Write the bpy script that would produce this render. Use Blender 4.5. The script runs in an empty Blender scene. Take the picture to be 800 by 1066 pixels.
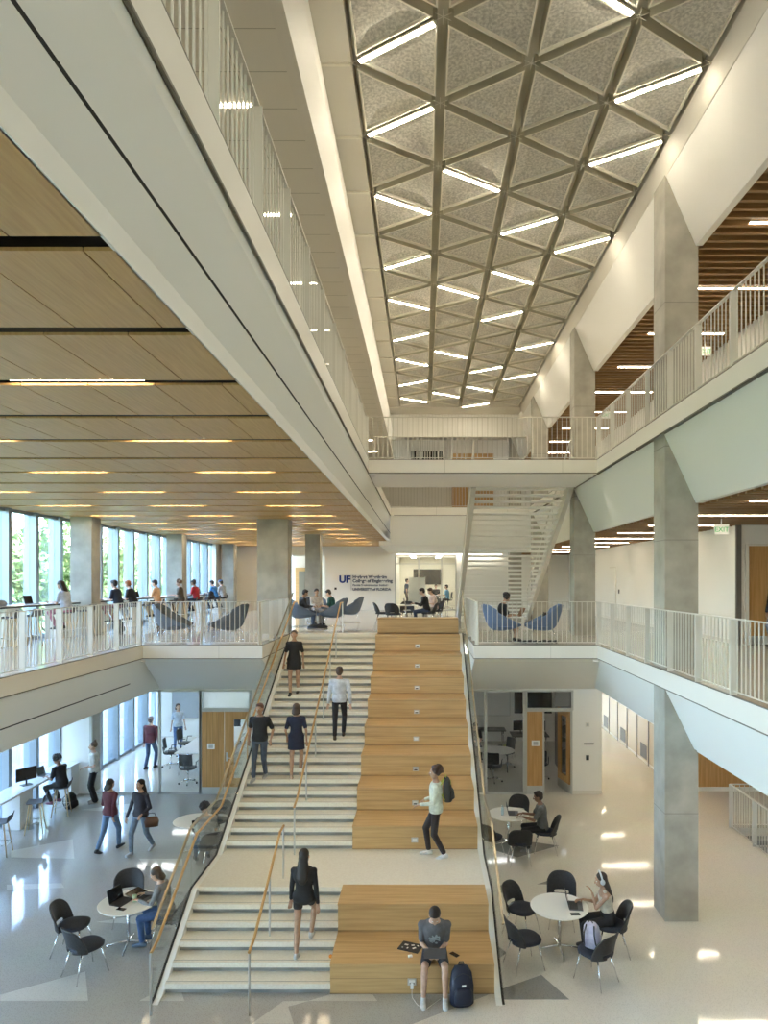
import bpy, math, random
from math import sin, cos, pi, radians, sqrt, atan2, tan
from mathutils import Vector as V, Matrix
random.seed(7)
S = bpy.context.scene
COL = S.collection
EZ = 6.172            # eye height, storey 4.572
F1, F2, F3 = 0.0, 4.572, 9.144
ORD = 'first second third fourth fifth sixth seventh eighth ninth tenth eleventh twelfth thirteenth fourteenth fifteenth sixteenth seventeenth'.split()

def at(px, py, z=0.0):
    k = (py - 604.0) / (EZ - z)
    return (px - 441.0) / k, 711.0 / k

# ------------------------------------------------------------------ mesh builder
class MB:
    def __init__(s): s.v = []; s.f = []; s.m = []
    def add(s, vs, fs, m=0):
        o = len(s.v); s.v += [tuple(x) for x in vs]
        for f in fs: s.f.append(tuple(i + o for i in f)); s.m.append(m)
        return s
    def box(s, x0, x1, y0, y1, z0, z1, m=0):
        return s.add([(x0,y0,z0),(x1,y0,z0),(x1,y1,z0),(x0,y1,z0),(x0,y0,z1),(x1,y0,z1),(x1,y1,z1),(x0,y1,z1)],
              [(0,3,2,1),(4,5,6,7),(0,1,5,4),(1,2,6,5),(2,3,7,6),(3,0,4,7)], m)
    def obox(s, c, half, M, m=0):
        vs = [V(c) + M @ V((sx*half[0], sy*half[1], sz*half[2])) for sz in (-1,1) for sx, sy in ((-1,-1),(1,-1),(1,1),(-1,1))]
        return s.add(vs, [(0,3,2,1),(4,5,6,7),(0,1,5,4),(1,2,6,5),(2,3,7,6),(3,0,4,7)], m)
    def prism(s, pts, d, m=0):
        # pts: planar loop, d: extrusion vector
        n = len(pts); d = V(d); P = [V(p) for p in pts]
        nn = V((0,0,0))
        for i in range(n): nn += P[i].cross(P[(i+1) % n])
        if nn.dot(d) < 0: P.reverse()
        vs = P + [p + d for p in P]
        fs = [tuple(reversed(range(n))), tuple(range(n, 2*n))] + [(i, (i+1) % n, n+(i+1) % n, n+i) for i in range(n)]
        return s.add(vs, fs, m)
    def loft(s, secs, n=12, m=0, cap=True, p=1.0):
        vs = []; fs = []
        for c, a, b in secs:
            c, a, b = V(c), V(a), V(b)
            for i in range(n):
                t = 2*pi*i/n; ct, st = cos(t), sin(t)
                if p != 1.0:
                    ct = math.copysign(abs(ct)**p, ct); st = math.copysign(abs(st)**p, st)
                vs.append(c + a*ct + b*st)
        for j in range(len(secs)-1):
            for i in range(n):
                fs.append((j*n+i, j*n+(i+1) % n, (j+1)*n+(i+1) % n, (j+1)*n+i))
        if cap:
            fs.append(tuple(reversed(range(n)))); fs.append(tuple((len(secs)-1)*n+i for i in range(n)))
        return s.add(vs, fs, m)
    def rod(s, p0, p1, r0, r1=None, n=10, m=0):
        p0, p1 = V(p0), V(p1); r1 = r0 if r1 is None else r1
        d = (p1-p0).normalized(); a = d.orthogonal().normalized(); b = d.cross(a)
        return s.loft([(p0, a*r0, b*r0), (p1, a*r1, b*r1)], n, m)
    def cap(s, p0, p1, r0, r1=None, n=12, m=0, fl=1.0, side=None):
        p0, p1 = V(p0), V(p1); r1 = r0 if r1 is None else r1
        d = p1-p0
        d = d.normalized() if d.length > 1e-6 else V((0,0,1))
        a = side.copy() if side is not None else d.orthogonal()
        a = (a - d*a.dot(d)).normalized(); b = d.cross(a)
        secs = []
        for q in (-80,-50,-20): q = radians(q); secs.append((p0 + d*r0*sin(q), a*r0*cos(q), b*r0*cos(q)*fl))
        for q in (20,50,80): q = radians(q); secs.append((p1 + d*r1*sin(q), a*r1*cos(q), b*r1*cos(q)*fl))
        return s.loft(secs, n, m)
    def tube(s, pts, r, n=8, m=0):
        P = [V(p) for p in pts]; secs = []; a = None
        for i, p in enumerate(P):
            d = (P[min(i+1, len(P)-1)] - P[max(i-1, 0)]).normalized()
            if a is None: a = d.orthogonal().normalized()
            a = (a - d*a.dot(d)).normalized(); b = d.cross(a)
            secs.append((p, a*r, b*r))
        return s.loft(secs, n, m)
    def bar(s, pts, w, h, m=0):
        # rectangular section swept in a vertical plane; w across, h along the normal
        P = [V(p) for p in pts]; vs = []; fs = []
        for i, p in enumerate(P):
            d = (P[min(i+1, len(P)-1)] - P[max(i-1, 0)]).normalized()
            side = d.cross(V((0,0,1))).normalized(); up = side.cross(d).normalized()
            for a, b in ((-1,-1),(1,-1),(1,1),(-1,1)): vs.append(p + side*a*w/2 + up*b*h/2)
        for i in range(len(P)-1):
            for j in range(4): fs.append((i*4+j, i*4+(j+1) % 4, (i+1)*4+(j+1) % 4, (i+1)*4+j))
        fs += [(3,2,1,0), tuple((len(P)-1)*4+j for j in range(4))]
        return s.add(vs, fs, m)
    def ell(s, c, r, M=None, nu=16, nv=10, m=0):
        M = M or Matrix.Identity(3); secs = []
        for j in range(nv+1):
            q = -pi/2*0.97 + pi*0.97*j/nv
            secs.append((V(c) + M @ V((0,0,r[2]*sin(q))), M @ V((r[0]*cos(q),0,0)), M @ V((0,r[1]*cos(q),0))))
        return s.loft(secs, nu, m)
    def lathe(s, prof, c=(0,0,0), n=32, m=0):
        return s.loft([(V(c)+V((0,0,z)), V((r,0,0)), V((0,r,0))) for r, z in prof], n, m)
    def mesh(s, name, mats=(), smooth=False):
        me = bpy.data.meshes.new(name); me.from_pydata(s.v, [], s.f)
        for t in mats: me.materials.append(t)
        me.polygons.foreach_set('material_index', s.m)
        if smooth:
            me.polygons.foreach_set('use_smooth', [True]*len(s.f))
        me.update(); return me
    def build(s, name, mats, parent=None, smooth=False, loc=None, auto=False):
        if not isinstance(mats, (list, tuple)): mats = [mats]
        me = s.mesh(name, mats, smooth or auto)
        if auto: me.set_sharp_from_angle(angle=radians(35))
        return link(name, me, parent, loc)

def link(name, me, parent=None, loc=None):
    o = bpy.data.objects.new(name, me); COL.objects.link(o)
    if parent: o.parent = parent
    if loc: o.location = loc
    return o
def tag(o, label=None, cat=None, group=None, kind=None):
    if label: o['label'] = label
    if cat: o['category'] = cat
    if group: o['group'] = group
    if kind: o['kind'] = kind
    return o
def empty(name, loc=(0,0,0), rz=0.0, label=None, cat=None, group=None):
    o = bpy.data.objects.new(name, None); COL.objects.link(o)
    o.empty_display_size = 0.1
    o.location = loc; o.rotation_euler = (0,0,rz); return tag(o, label, cat, group)
KIDS = {}
def children(o):
    return [c for c in bpy.data.objects if c.parent == o]
def copy_tree(o, loc=None, rz=None, label=None, group=None, parent=None):
    if parent is None and o.name not in KIDS:
        KIDS[o.name] = [(c, children(c)) for c in children(o)]
    c = o.copy(); COL.objects.link(c)
    if loc is not None: c.location = loc
    if rz is not None: c.rotation_euler = (0,0,rz)
    tag(c, label, None, group)
    for ch, gs in KIDS[o.name]:
        d = ch.copy(); COL.objects.link(d); d.parent = c
        for g in gs:
            e = g.copy(); COL.objects.link(e); e.parent = d
    return c
class Proto:
    """first placement moves the built thing itself, later ones copy it"""
    def __init__(s, root): s.root = root; s.used = False
    def put(s, loc, rz=0.0, label=None, group=None):
        if not s.used:
            s.used = True; s.pending = (loc, rz, label, group)
            KIDS[s.root.name] = [(c, children(c)) for c in children(s.root)]
            s.root.location = loc; s.root.rotation_euler = (0,0,rz); return tag(s.root, label, None, group)
        return copy_tree(s.root, loc, rz, label, group)

def evalmesh(mb, mods, smooth=True, name='tmp'):
    me = mb.mesh(name, [], smooth)
    o = bpy.data.objects.new(name, me); COL.objects.link(o)
    for ty, kw in mods:
        md = o.modifiers.new(ty, ty)
        for k, v in kw.items(): setattr(md, k, v)
    dg = bpy.context.evaluated_depsgraph_get(); dg.update()
    out = bpy.data.meshes.new_from_object(o.evaluated_get(dg), depsgraph=dg)
    bpy.data.objects.remove(o); bpy.data.meshes.remove(me)
    if smooth and len(out.polygons): out.polygons.foreach_set('use_smooth', [True]*len(out.polygons))
    return out
def fused(mb, vox=0.01, it=3):
    return evalmesh(mb, [('REMESH', dict(mode='VOXEL', voxel_size=vox, use_smooth_shade=True)),
                         ('SMOOTH', dict(factor=0.5, iterations=it))])

# ------------------------------------------------------------------ materials
def mat(name, col, rough=0.5, metal=0.0, spec=None, emit=None, est=1.0, coat=0.0):
    m = bpy.data.materials.new(name); m.use_nodes = True
    b = m.node_tree.nodes['Principled BSDF']
    b.inputs['Base Color'].default_value = (*col, 1); b.inputs['Roughness'].default_value = rough
    b.inputs['Metallic'].default_value = metal
    if spec is not None: b.inputs['Specular IOR Level'].default_value = spec
    if coat: b.inputs['Coat Weight'].default_value = coat; b.inputs['Coat Roughness'].default_value = 0.12
    if emit: b.inputs['Emission Color'].default_value = (*emit, 1); b.inputs['Emission Strength'].default_value = est
    return m
def nodes(m): return m.node_tree.nodes, m.node_tree.links, m.node_tree.nodes['Principled BSDF']
def noisy(name, c0, c1, scale=(1,1,1), detail=4, rough=0.6, bump=0.0, ns=5.0, lo=0.35, hi=0.65, dist=0.0, **kw):
    m = mat(name, c0, rough, **kw); N, L, B = nodes(m)
    tc = N.new('ShaderNodeTexCoord'); mp = N.new('ShaderNodeMapping'); mp.inputs['Scale'].default_value = scale
    tx = N.new('ShaderNodeTexNoise'); tx.inputs['Scale'].default_value = ns; tx.inputs['Detail'].default_value = detail
    tx.inputs['Distortion'].default_value = dist
    rp = N.new('ShaderNodeValToRGB'); rp.color_ramp.elements[0].position = lo; rp.color_ramp.elements[1].position = hi
    rp.color_ramp.elements[0].color = (*c0, 1); rp.color_ramp.elements[1].color = (*c1, 1)
    L.new(tc.outputs['Object'], mp.inputs['Vector']); L.new(mp.outputs['Vector'], tx.inputs['Vector'])
    L.new(tx.outputs['Fac'], rp.inputs['Fac']); L.new(rp.outputs['Color'], B.inputs['Base Color'])
    if bump:
        bp = N.new('ShaderNodeBump'); bp.inputs['Strength'].default_value = bump; bp.inputs['Distance'].default_value = 0.01
        L.new(tx.outputs['Fac'], bp.inputs['Height']); L.new(bp.outputs['Normal'], B.inputs['Normal'])
    return m
def terrazzo(name, base, chip, rough=0.07):
    m = mat(name, base, rough); N, L, B = nodes(m)
    tc = N.new('ShaderNodeTexCoord')
    vo = N.new('ShaderNodeTexVoronoi'); vo.inputs['Scale'].default_value = 55
    rp = N.new('ShaderNodeValToRGB'); rp.color_ramp.elements[0].position = 0.1; rp.color_ramp.elements[1].position = 0.45
    mx = N.new('ShaderNodeMixRGB'); mx.inputs[1].default_value = (*chip, 1); mx.inputs[2].default_value = (*base, 1)
    nz = N.new('ShaderNodeTexNoise'); nz.inputs['Scale'].default_value = 0.9; nz.inputs['Detail'].default_value = 5
    m2 = N.new('ShaderNodeMixRGB'); m2.blend_type = 'MULTIPLY'; m2.inputs[0].default_value = 0.12
    L.new(tc.outputs['Object'], vo.inputs['Vector']); L.new(tc.outputs['Object'], nz.inputs['Vector'])
    L.new(vo.outputs['Distance'], rp.inputs['Fac']); L.new(rp.outputs['Color'], mx.inputs[0])
    L.new(mx.outputs[0], m2.inputs[1]); L.new(nz.outputs['Color'], m2.inputs[2]); L.new(m2.outputs[0], B.inputs['Base Color'])
    n3 = N.new('ShaderNodeTexNoise'); n3.inputs['Scale'].default_value = 2.2; n3.inputs['Detail'].default_value = 1
    bp = N.new('ShaderNodeBump'); bp.inputs['Strength'].default_value = 0.06; bp.inputs['Distance'].default_value = 0.02
    L.new(tc.outputs['Object'], n3.inputs['Vector']); L.new(n3.outputs['Fac'], bp.inputs['Height']); L.new(bp.outputs['Normal'], B.inputs['Normal'])
    return m
def glass(name, tint=(0.93,0.96,0.97), refl=0.06, gcol=(1,1,1), fm=0.45):
    m = bpy.data.materials.new(name); m.use_nodes = True
    N, L = m.node_tree.nodes, m.node_tree.links; N.clear()
    o = N.new('ShaderNodeOutputMaterial'); t = N.new('ShaderNodeBsdfTransparent'); g = N.new('ShaderNodeBsdfGlossy')
    t.inputs['Color'].default_value = (*tint, 1); g.inputs['Color'].default_value = (*gcol, 1); g.inputs['Roughness'].default_value = 0.01
    lw = N.new('ShaderNodeLayerWeight'); lw.inputs['Blend'].default_value = 0.25
    ma = N.new('ShaderNodeMath'); ma.operation = 'MULTIPLY_ADD'; ma.inputs[1].default_value = fm; ma.inputs[2].default_value = refl
    mx = N.new('ShaderNodeMixShader')
    L.new(lw.outputs['Fresnel'], ma.inputs[0]); L.new(ma.outputs[0], mx.inputs[0])
    L.new(t.outputs[0], mx.inputs[1]); L.new(g.outputs[0], mx.inputs[2]); L.new(mx.outputs[0], o.inputs['Surface'])
    return m
WHITE = mat('white_paint', (0.84,0.825,0.77), 0.55)
WHITE2 = mat('panel_white', (0.84,0.83,0.775), 0.5)
FASC = mat('fascia', (0.73,0.70,0.625), 0.45)
TILE = mat('ceiling_tile', (0.75,0.72,0.64), 0.8)
DARK = mat('dark_gap', (0.015,0.014,0.013), 0.7)
BLACK = mat('black_plastic', (0.02,0.02,0.022), 0.45)
CONC = noisy('concrete', (0.32,0.305,0.255), (0.47,0.45,0.385), ns=2.2, detail=9, rough=0.75, bump=0.15, lo=0.3, hi=0.72)
FELT = noisy('acoustic_felt', (0.48,0.465,0.42), (0.76,0.735,0.665), ns=24, detail=3, rough=0.95, bump=0.2)
RIB = mat('ceiling_rib', (0.86,0.83,0.72), 0.7)
CHAN = mat('ceiling_channel', (0.62,0.59,0.47), 0.8)
TERR = terrazzo('terrazzo_cream', (0.74,0.70,0.61), (0.56,0.52,0.44))
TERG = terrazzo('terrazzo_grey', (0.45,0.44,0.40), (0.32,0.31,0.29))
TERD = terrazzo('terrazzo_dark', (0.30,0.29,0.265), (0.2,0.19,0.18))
TERL = terrazzo('terrazzo_light', (0.64,0.625,0.56), (0.5,0.48,0.43))
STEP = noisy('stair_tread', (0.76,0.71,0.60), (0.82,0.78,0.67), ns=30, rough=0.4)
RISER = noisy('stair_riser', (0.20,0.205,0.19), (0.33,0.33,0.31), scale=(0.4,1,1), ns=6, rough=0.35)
OAK = noisy('oak', (0.50,0.31,0.125), (0.63,0.415,0.19), scale=(0.5,7,9), ns=2.4, detail=6, rough=0.42, lo=0.3, hi=0.7)
OAKD = noisy('oak_door', (0.45,0.24,0.075), (0.56,0.32,0.12), scale=(9,9,0.5), ns=2.5, detail=5, rough=0.45)
OAKR = noisy('oak_rail', (0.52,0.30,0.11), (0.6,0.37,0.15), ns=8, rough=0.35)
LEGW = noisy('ash_leg', (0.62,0.47,0.28), (0.70,0.55,0.35), ns=8, rough=0.5)
WCEIL = noisy('wood_ceiling', (0.47,0.28,0.105), (0.57,0.36,0.15), scale=(14,0.7,1), ns=3.0, detail=6, rough=0.42, spec=0.3, lo=0.3, hi=0.7)
SLAT = noisy('wood_slat', (0.26,0.145,0.055), (0.34,0.20,0.08), scale=(0.6,8,8), ns=3, rough=0.5)
STEEL = mat('steel', (0.60,0.60,0.57), 0.3, 0.9)
CHROME = mat('chrome', (0.75,0.75,0.75), 0.12, 1.0)
RAILP = mat('rail_paint', (0.63,0.61,0.545), 0.4)
MULL = mat('mullion', (0.24,0.28,0.31), 0.35, 0.3)
FRAME = mat('alu_frame', (0.52,0.52,0.48), 0.4, 0.3)
GLASS = glass('window_glass', (0.87,0.95,1.0), 0.03)
GLASSI = glass('room_glass', (0.94,0.96,0.97), 0.02, fm=0.3)
GLASSB = glass('guard_glass', (0.965,0.975,0.96), 0.02, fm=0.14)
TABW = mat('table_white', (0.80,0.79,0.73), 0.3)
CHARB = noisy('chair_black', (0.018,0.018,0.02), (0.035,0.035,0.038), ns=60, rough=0.6)
CHARS = noisy('seat_navy', (0.012,0.015,0.026), (0.022,0.028,0.045), ns=60, rough=0.7)
LOUNG = noisy('lounge_blue', (0.12,0.15,0.20), (0.16,0.20,0.26), ns=80, rough=0.85)
LOUNB = noisy('lounge_bright', (0.11,0.16,0.27), (0.16,0.22,0.34), ns=80, rough=0.85)
LOUNG2 = noisy('lounge_grey', (0.10,0.12,0.14), (0.15,0.17,0.20), ns=80, rough=0.85)
STOOL = mat('stool_grey', (0.10,0.10,0.10), 0.6)
COUNT = mat('counter_white', (0.78,0.78,0.76), 0.25)
SCREEN = mat('screen', (0.008,0.008,0.01), 0.15)
METALG = mat('laptop_grey', (0.13,0.13,0.14), 0.35, 0.6)
PAPER = mat('paper', (0.85,0.85,0.82), 0.7)
NAVY = mat('logo_blue', (0.01,0.035,0.22), 0.5)
INK = mat('letter_grey', (0.10,0.12,0.17), 0.5)
GREENS = mat('exit_green', (0.05,0.45,0.15), 0.5, emit=(0.1,0.8,0.3), est=0.12)
def lightmat(n, c, s): return mat(n, (0.9,0.9,0.85), 0.5, emit=c, est=s)
LBAR = lightmat('light_bar', (1.0,0.89,0.70), 38.0)
LWARM = lightmat('light_warm', (1.0,0.80,0.52), 30.0)
LSLAT = lightmat('light_slat', (1.0,0.86,0.66), 24.0)
LCOVE = lightmat('light_cove', (1.0,0.93,0.80), 9.0)
LROOM = lightmat('light_room', (1.0,0.97,0.92), 10.0)
# ================================================================== THE SETTING
def struct(mb, name, mats, smooth=False, parent=None):
    o = mb.build(name, mats, parent, smooth)
    if parent is None: o['kind'] = 'structure'
    return o
YB, YE = -4.0, 38.5     # building extent along the atrium
XR, XL = 4.31, -6.94    # storey-2 slab edges
XW = -10.6              # window wall
XL3 = -1.37             # storey-3 slab edge on the left
SX0, SX1 = -3.86, 1.06  # stair
SL, SR = -4.0, 1.27     # slab cut-out round the stair
WY = 19.72              # front of the ground-floor rooms
# ---- ground floor, terrazzo with triangular inlays
b = MB()
b.box(XW, 7.75, YB, YE, -0.3, 0, 0); b.box(7.75, 12.5, YB, 11, -0.3, 0, 0); b.box(7.75, 12.5, 17, YE, -0.3, 0, 0)
b.box(9.6, 12.5, 11, 17, -0.3, 0, 0)
def inlay(pts, m, h): b.prism([(x, y, 0.0) for x, y in pts], (0,0,h), m)
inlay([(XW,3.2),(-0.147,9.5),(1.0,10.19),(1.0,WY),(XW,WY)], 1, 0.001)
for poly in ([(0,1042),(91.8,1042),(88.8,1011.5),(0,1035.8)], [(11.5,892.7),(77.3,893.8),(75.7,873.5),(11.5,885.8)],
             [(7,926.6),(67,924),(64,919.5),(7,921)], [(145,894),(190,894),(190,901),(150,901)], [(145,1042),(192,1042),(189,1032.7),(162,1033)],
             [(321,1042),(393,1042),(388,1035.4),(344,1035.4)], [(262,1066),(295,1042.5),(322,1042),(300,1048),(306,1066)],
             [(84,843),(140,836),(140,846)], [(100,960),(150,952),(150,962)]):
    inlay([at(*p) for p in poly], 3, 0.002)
for poly in ([(520,1040.5),(521,1030),(564,1015),(593,1040.5)], [(559.5,920.6),(578,914.5),(584,920.6)],
             [(519,921.5),(536.7,921.5),(521.9,930),(519,931)], [(515,871),(582,880.4),(538.5,892.6),(515,885)], [(519,985),(528,992),(519,998)]):
    inlay([at(*p) for p in poly], 2, 0.002)
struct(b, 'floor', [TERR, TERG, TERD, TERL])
# stairwell down on the right
b = MB(); b.box(7.7, 7.75, 11, 17, -3.2, -0.3); b.box(9.6, 9.65, 11, 17, -3.2, -0.3); b.box(7.7, 9.65, 17, 17.1, -3.2, -0.3); b.box(7.7, 9.65, 10.9, 11, -3.2, -0.3)
struct(b, 'wall_stairwell', WHITE)
e = empty('basement_stairs', (8.65, 14, -0.02), 0, 'pale stairs leading down beside the ground floor railing on the right', 'stairs')
for i in range(14):
    MB().box(-0.9, 0.9, 2.7-0.3*i, 3.0-0.3*i, -0.17*(i+1)-0.12, -0.17*(i+1)).build('step', RISER, e)
# ---- storey 2 slab
b = MB()
T = 0.30
def slab2(x0, x1, y0, y1): b.box(x0, x1, y0, y1, F2-T, F2)
slab2(XW, XL, 0.45, 16.85); slab2(XW, SL, 16.85, 20.38); slab2(XW, 8.0, 20.38, YE); slab2(XR, 12.5, 0.45, 16.85); slab2(SR, 12.5, 16.85, 20.38)
slab2(8.0, 12.5, 20.38, YE); slab2(XW, 12.5, YB, 0.45)
struct(b, 'floor_storey_2', [TERR])
# ---- storey 3 slab and bridge
b = MB()
def slab3(x0, x1, y0, y1): b.box(x0, x1, y0, y1, F3-T, F3)
slab3(XW, XL3, YB, YE); slab3(XR, 12.5, YB, YE); slab3(XL3, XR, 16.85, 19.3); slab3(XL3, XR, 27.8, YE)
struct(b, 'floor_storey_3', [TERR])
b = MB()
FT, FB = 0.0, -0.34
def fx(x, y0, y1, z, s):      # fascia along y, face towards s
    b.box(x-0.03 if s > 0 else x, x if s > 0 else x+0.03, y0, y1, z-0.32, z-0.012, 0)
    b.box(x-0.02 if s > 0 else x, x if s > 0 else x+0.02, y0, y1, z-0.34, z-0.32, 1)
    b.box(x-0.02 if s > 0 else x, x if s > 0 else x+0.02, y0, y1, z-0.012, z+0.004, 1)
def fy(y, x0, x1, z):
    b.box(x0, x1, y-0.03, y, z-0.32, z-0.012, 0); b.box(x0, x1, y-0.02, y, z-0.34, z-0.32, 1); b.box(x0, x1, y-0.02, y, z-0.012, z+0.004, 1)
    x = x0 + 1.9
    while x < x1-0.3: b.box(x-0.004, x+0.004, y-0.0315, y, z-0.32, z-0.012, 2); x += 2.9
for X, sgn, y0, y1, z in ((XL+0.03, 1, 0.45, 16.82, F2), (XR-0.03, -1, 0.45, 16.82, F2), (SL+0.03, 1, 16.85, 20.3, F2), (SR-0.03, -1, 16.85, 20.3, F2),
                          (XL3+0.03, 1, YB, 16.82, F3), (XR-0.03, -1, YB, 16.82, F3), (XL3+0.03, 1, 19.3, 27.77, F3), (XR-0.03, -1, 19.3, 27.77, F3)):
    fx(X, y0, y1, z, sgn)
fy(16.85, XL, SL+0.03, F2); fy(16.85, SR-0.03, XR, F2); fy(16.85, XL3, XR, F3); fy(27.8, XL3, XR, F3)
b.box(XL3, XR, 19.3, 19.33, F3-0.34, F3)
struct(b, 'trim_fascia', [FASC, mat('reveal', (0.16,0.145,0.11), 0.6), mat('joint', (0.42,0.40,0.34), 0.6)])
b = MB(); b.box(XL3+0.02, XR-0.02, 16.87, 19.3, F3-0.345, F3-0.30, 0)
struct(b, 'ceiling_bridge', [WHITE])
# ---- columns
CY = [12.35 + 7.4*i for i in range(-1, 4)]
for i, y in enumerate(CY):
    for nm, x0, x1, z1, ys in (('c', 4.37, 4.975, 13.75, 0.6),):
        q = MB(); q.box(x0, x1, y, y+ys, 0, z1, 0)
        for z in (1.95, 6.9, 8.6, 11.2): q.box(x0-0.002, x1+0.002, y-0.002, y+ys+0.002, z-0.006, z+0.006, 1)
        o = q.build('concrete_column', [CONC, mat('form_joint', (0.24,0.235,0.21), 0.8)] if i == 0 else JM); JM = list(o.data.materials); o['kind'] = 'structure'
for x0, x1, y, ys, z0 in ((-10.22,-9.6,12.35,0.55,0), (-10.22,-9.6,19.75,0.55,0), (-10.22,-9.6,27.15,0.55,0), (-10.22,-9.6,34.55,0.55,0), (-10.22,-9.6,4.95,0.55,0),
                      (-4.97,-4.05,20.4,0.62,F2), (-4.7,-4.12,27.15,0.6,F2)):
    q = MB(); q.box(x0, x1, y, y+ys, z0, 8.1, 0); o = q.build('concrete_column', [CONC]); o['kind'] = 'structure'
# ---- sloped white panels below the slab edges
def panel(name, prof, y0, y1, m=WHITE2):   # profile in x,z  extruded along y
    q = MB(); q.prism([(x, y0, z) for x, z in prof], (0, y1-y0, 0)); return struct(q, name, [m])
spans = [(YB, 4.95), (5.55, 12.35), (12.95, 19.75)]
spans3 = spans + [(20.35, 27.15), (27.75, 34.55)]
for y0, y1 in spans3:
    panel('wall_right_storey_2_panel', [(4.36, F3-0.34),(4.93, 7.57),(5.05, 7.57),(5.05, F3-0.34)], y0, y1)
    panel('wall_right_storey_3_panel', [(4.38, 13.50),(4.93, 12.22),(5.05, 12.22),(5.05, 13.9),(4.38,13.9)], y0, y1)
for y0, y1 in spans:
    panel('wall_right_storey_1_panel', [(4.36, F2-0.34),(4.90, 3.12),(5.05, 3.12),(5.05, F2-0.34)], y0, y1)
panel('wall_left_storey_1_panel', [(XL, F2-0.34),(-7.56, 3.10),(-7.7, 3.10),(-7.7, F2-0.34)], 0.45, 19.7)
q = MB()
def lp(t): return (XL - 0.62*t + 0.003, F2-0.34 - 1.13*t)
a, c = lp(0.55), lp(0.575); q.prism([(a[0], 0.45, a[1]),(c[0], 0.45, c[1]),(c[0]-0.02, 0.45, c[1]),(a[0]-0.02, 0.45, a[1])], (0,16.5,0))
struct(q, 'trim_slot_storey_1', [DARK])
# left, storey 2->3 : long inclined face
panel('wall_left_storey_2_panel', [(XL3, F3-0.34),(XL3-0.02, F3-0.42),(-1.70, 8.16),(-1.70, 8.0),(-1.72, 8.0),(-1.72, F3-0.34)], YB, 36.7)
q = MB(); q.prism([(-1.566, YB, 8.400),(-1.60, YB, 8.400),(-1.60, YB, 8.384),(-1.575, YB, 8.384)], (0,40.6,0))
o = struct(q, 'trim_slot_storey_2', [DARK])
# cross soffits over the ground-floor rooms and the bulkhead at the back
q = MB()
for x0, x1 in ((-7.7, SL), (SR, 5.0)):
    q.prism([(x0, 16.85, F2-0.34),(x0, WY, 3.03),(x0, WY+0.1, 3.03),(x0, WY+0.1, F2-0.3),(x0, 16.85, F2-0.3)], (x1-x0,0,0))
q.prism([(XL3, 27.8, F3-0.34),(XL3, 28.35, 7.62),(XL3, 28.5, 7.62),(XL3, 28.5, F3-0.3),(XL3, 27.8, F3-0.3)], (XR-XL3+0.6,0,0))
struct(q, 'wall_cross_soffit', [WHITE2])
# ---- ceilings
q = MB(); q.box(XW, -7.6, YB, WY, 3.07, 3.2); q.box(4.95, 12.5, YB, YE, 3.07, 3.2); q.box(XW, 5.15, WY, 27.5, 3.07, 3.2)
struct(q, 'ceiling_storey_1', [WHITE])
q = MB(); q.box(-1.85, 5.0, 28.4, YE+7, 7.62, 7.8); struct(q, 'ceiling_back_lounge', [WHITE])
# wood panel ceiling, storey 2 left
q = MB(); zc = 8.0
rows = [3.71 + 1.307*i for i in range(-6, 27)]
xe = -1.705
for i, y in enumerate(rows[:-1]):
    y0, y1 = y + 0.08, rows[i+1] - 0.08
    off = 0.0 if i % 2 == 0 else 0.315
    x = -1.89 - off + 0.63
    while x > XW:
        xa, xb = max(x-0.63, XW), min(x, xe)
        if xb - xa > 0.03: q.box(xa+0.005, xb-0.005, y0, y1, zc, zc+0.022)
        x -= 0.63
struct(q, 'ceiling_wood_panels', [WCEIL])
q = MB(); q.box(XW, -1.73, YB, YE, zc+0.2, zc+0.4); struct(q, 'ceiling_wood_backing', [DARK])
# slatted ceilings, right
LZ2, LZ3 = 7.52, 12.25
for nm, z in (('storey_2', LZ2), ('storey_3', LZ3)):
    q = MB(); y = YB
    while y < YE:
        q.box(5.06, 12.3, y, y+0.07, z+0.01, z+0.15); y += 0.262
    struct(q, 'ceiling_slats_' + nm, [SLAT])
    q = MB(); q.box(5.0, 12.5, YB, YE, z+0.26, z+0.4); struct(q, 'ceiling_slat_backing_' + nm, [DARK])
# ceiling over storey 3 left walkway: tiles
q = MB(); q.box(XW, -1.62, YB, YE, 12.24, 12.34, 0)
y = 7.51 - 0.64*18
while y < YE: q.box(-4.6, -1.62, y-0.006, y+0.006, 12.2385, 12.241, 1); y += 0.64
for i in range(5): q.box(-1.62-0.61*i-0.006, -1.62-0.61*i+0.006, YB, YE, 12.2385, 12.241, 1)
q.box(-1.62, -1.47, YB, YE, 12.20, 12.34, 2)
struct(q, 'ceiling_tiles_storey_3', [TILE, mat('tile_joint', (0.45,0.43,0.36), 0.8), FASC])
q = MB(); q.prism([(-1.47, YB, 12.20),(-1.41, YB, 12.95),(-1.52, YB, 13.86),(-1.8, YB, 13.86),(-1.6, YB, 12.36),(-1.472, YB, 12.36)], (0, 34.8, 0))
struct(q, 'wall_left_clerestory', [WHITE])
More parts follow.
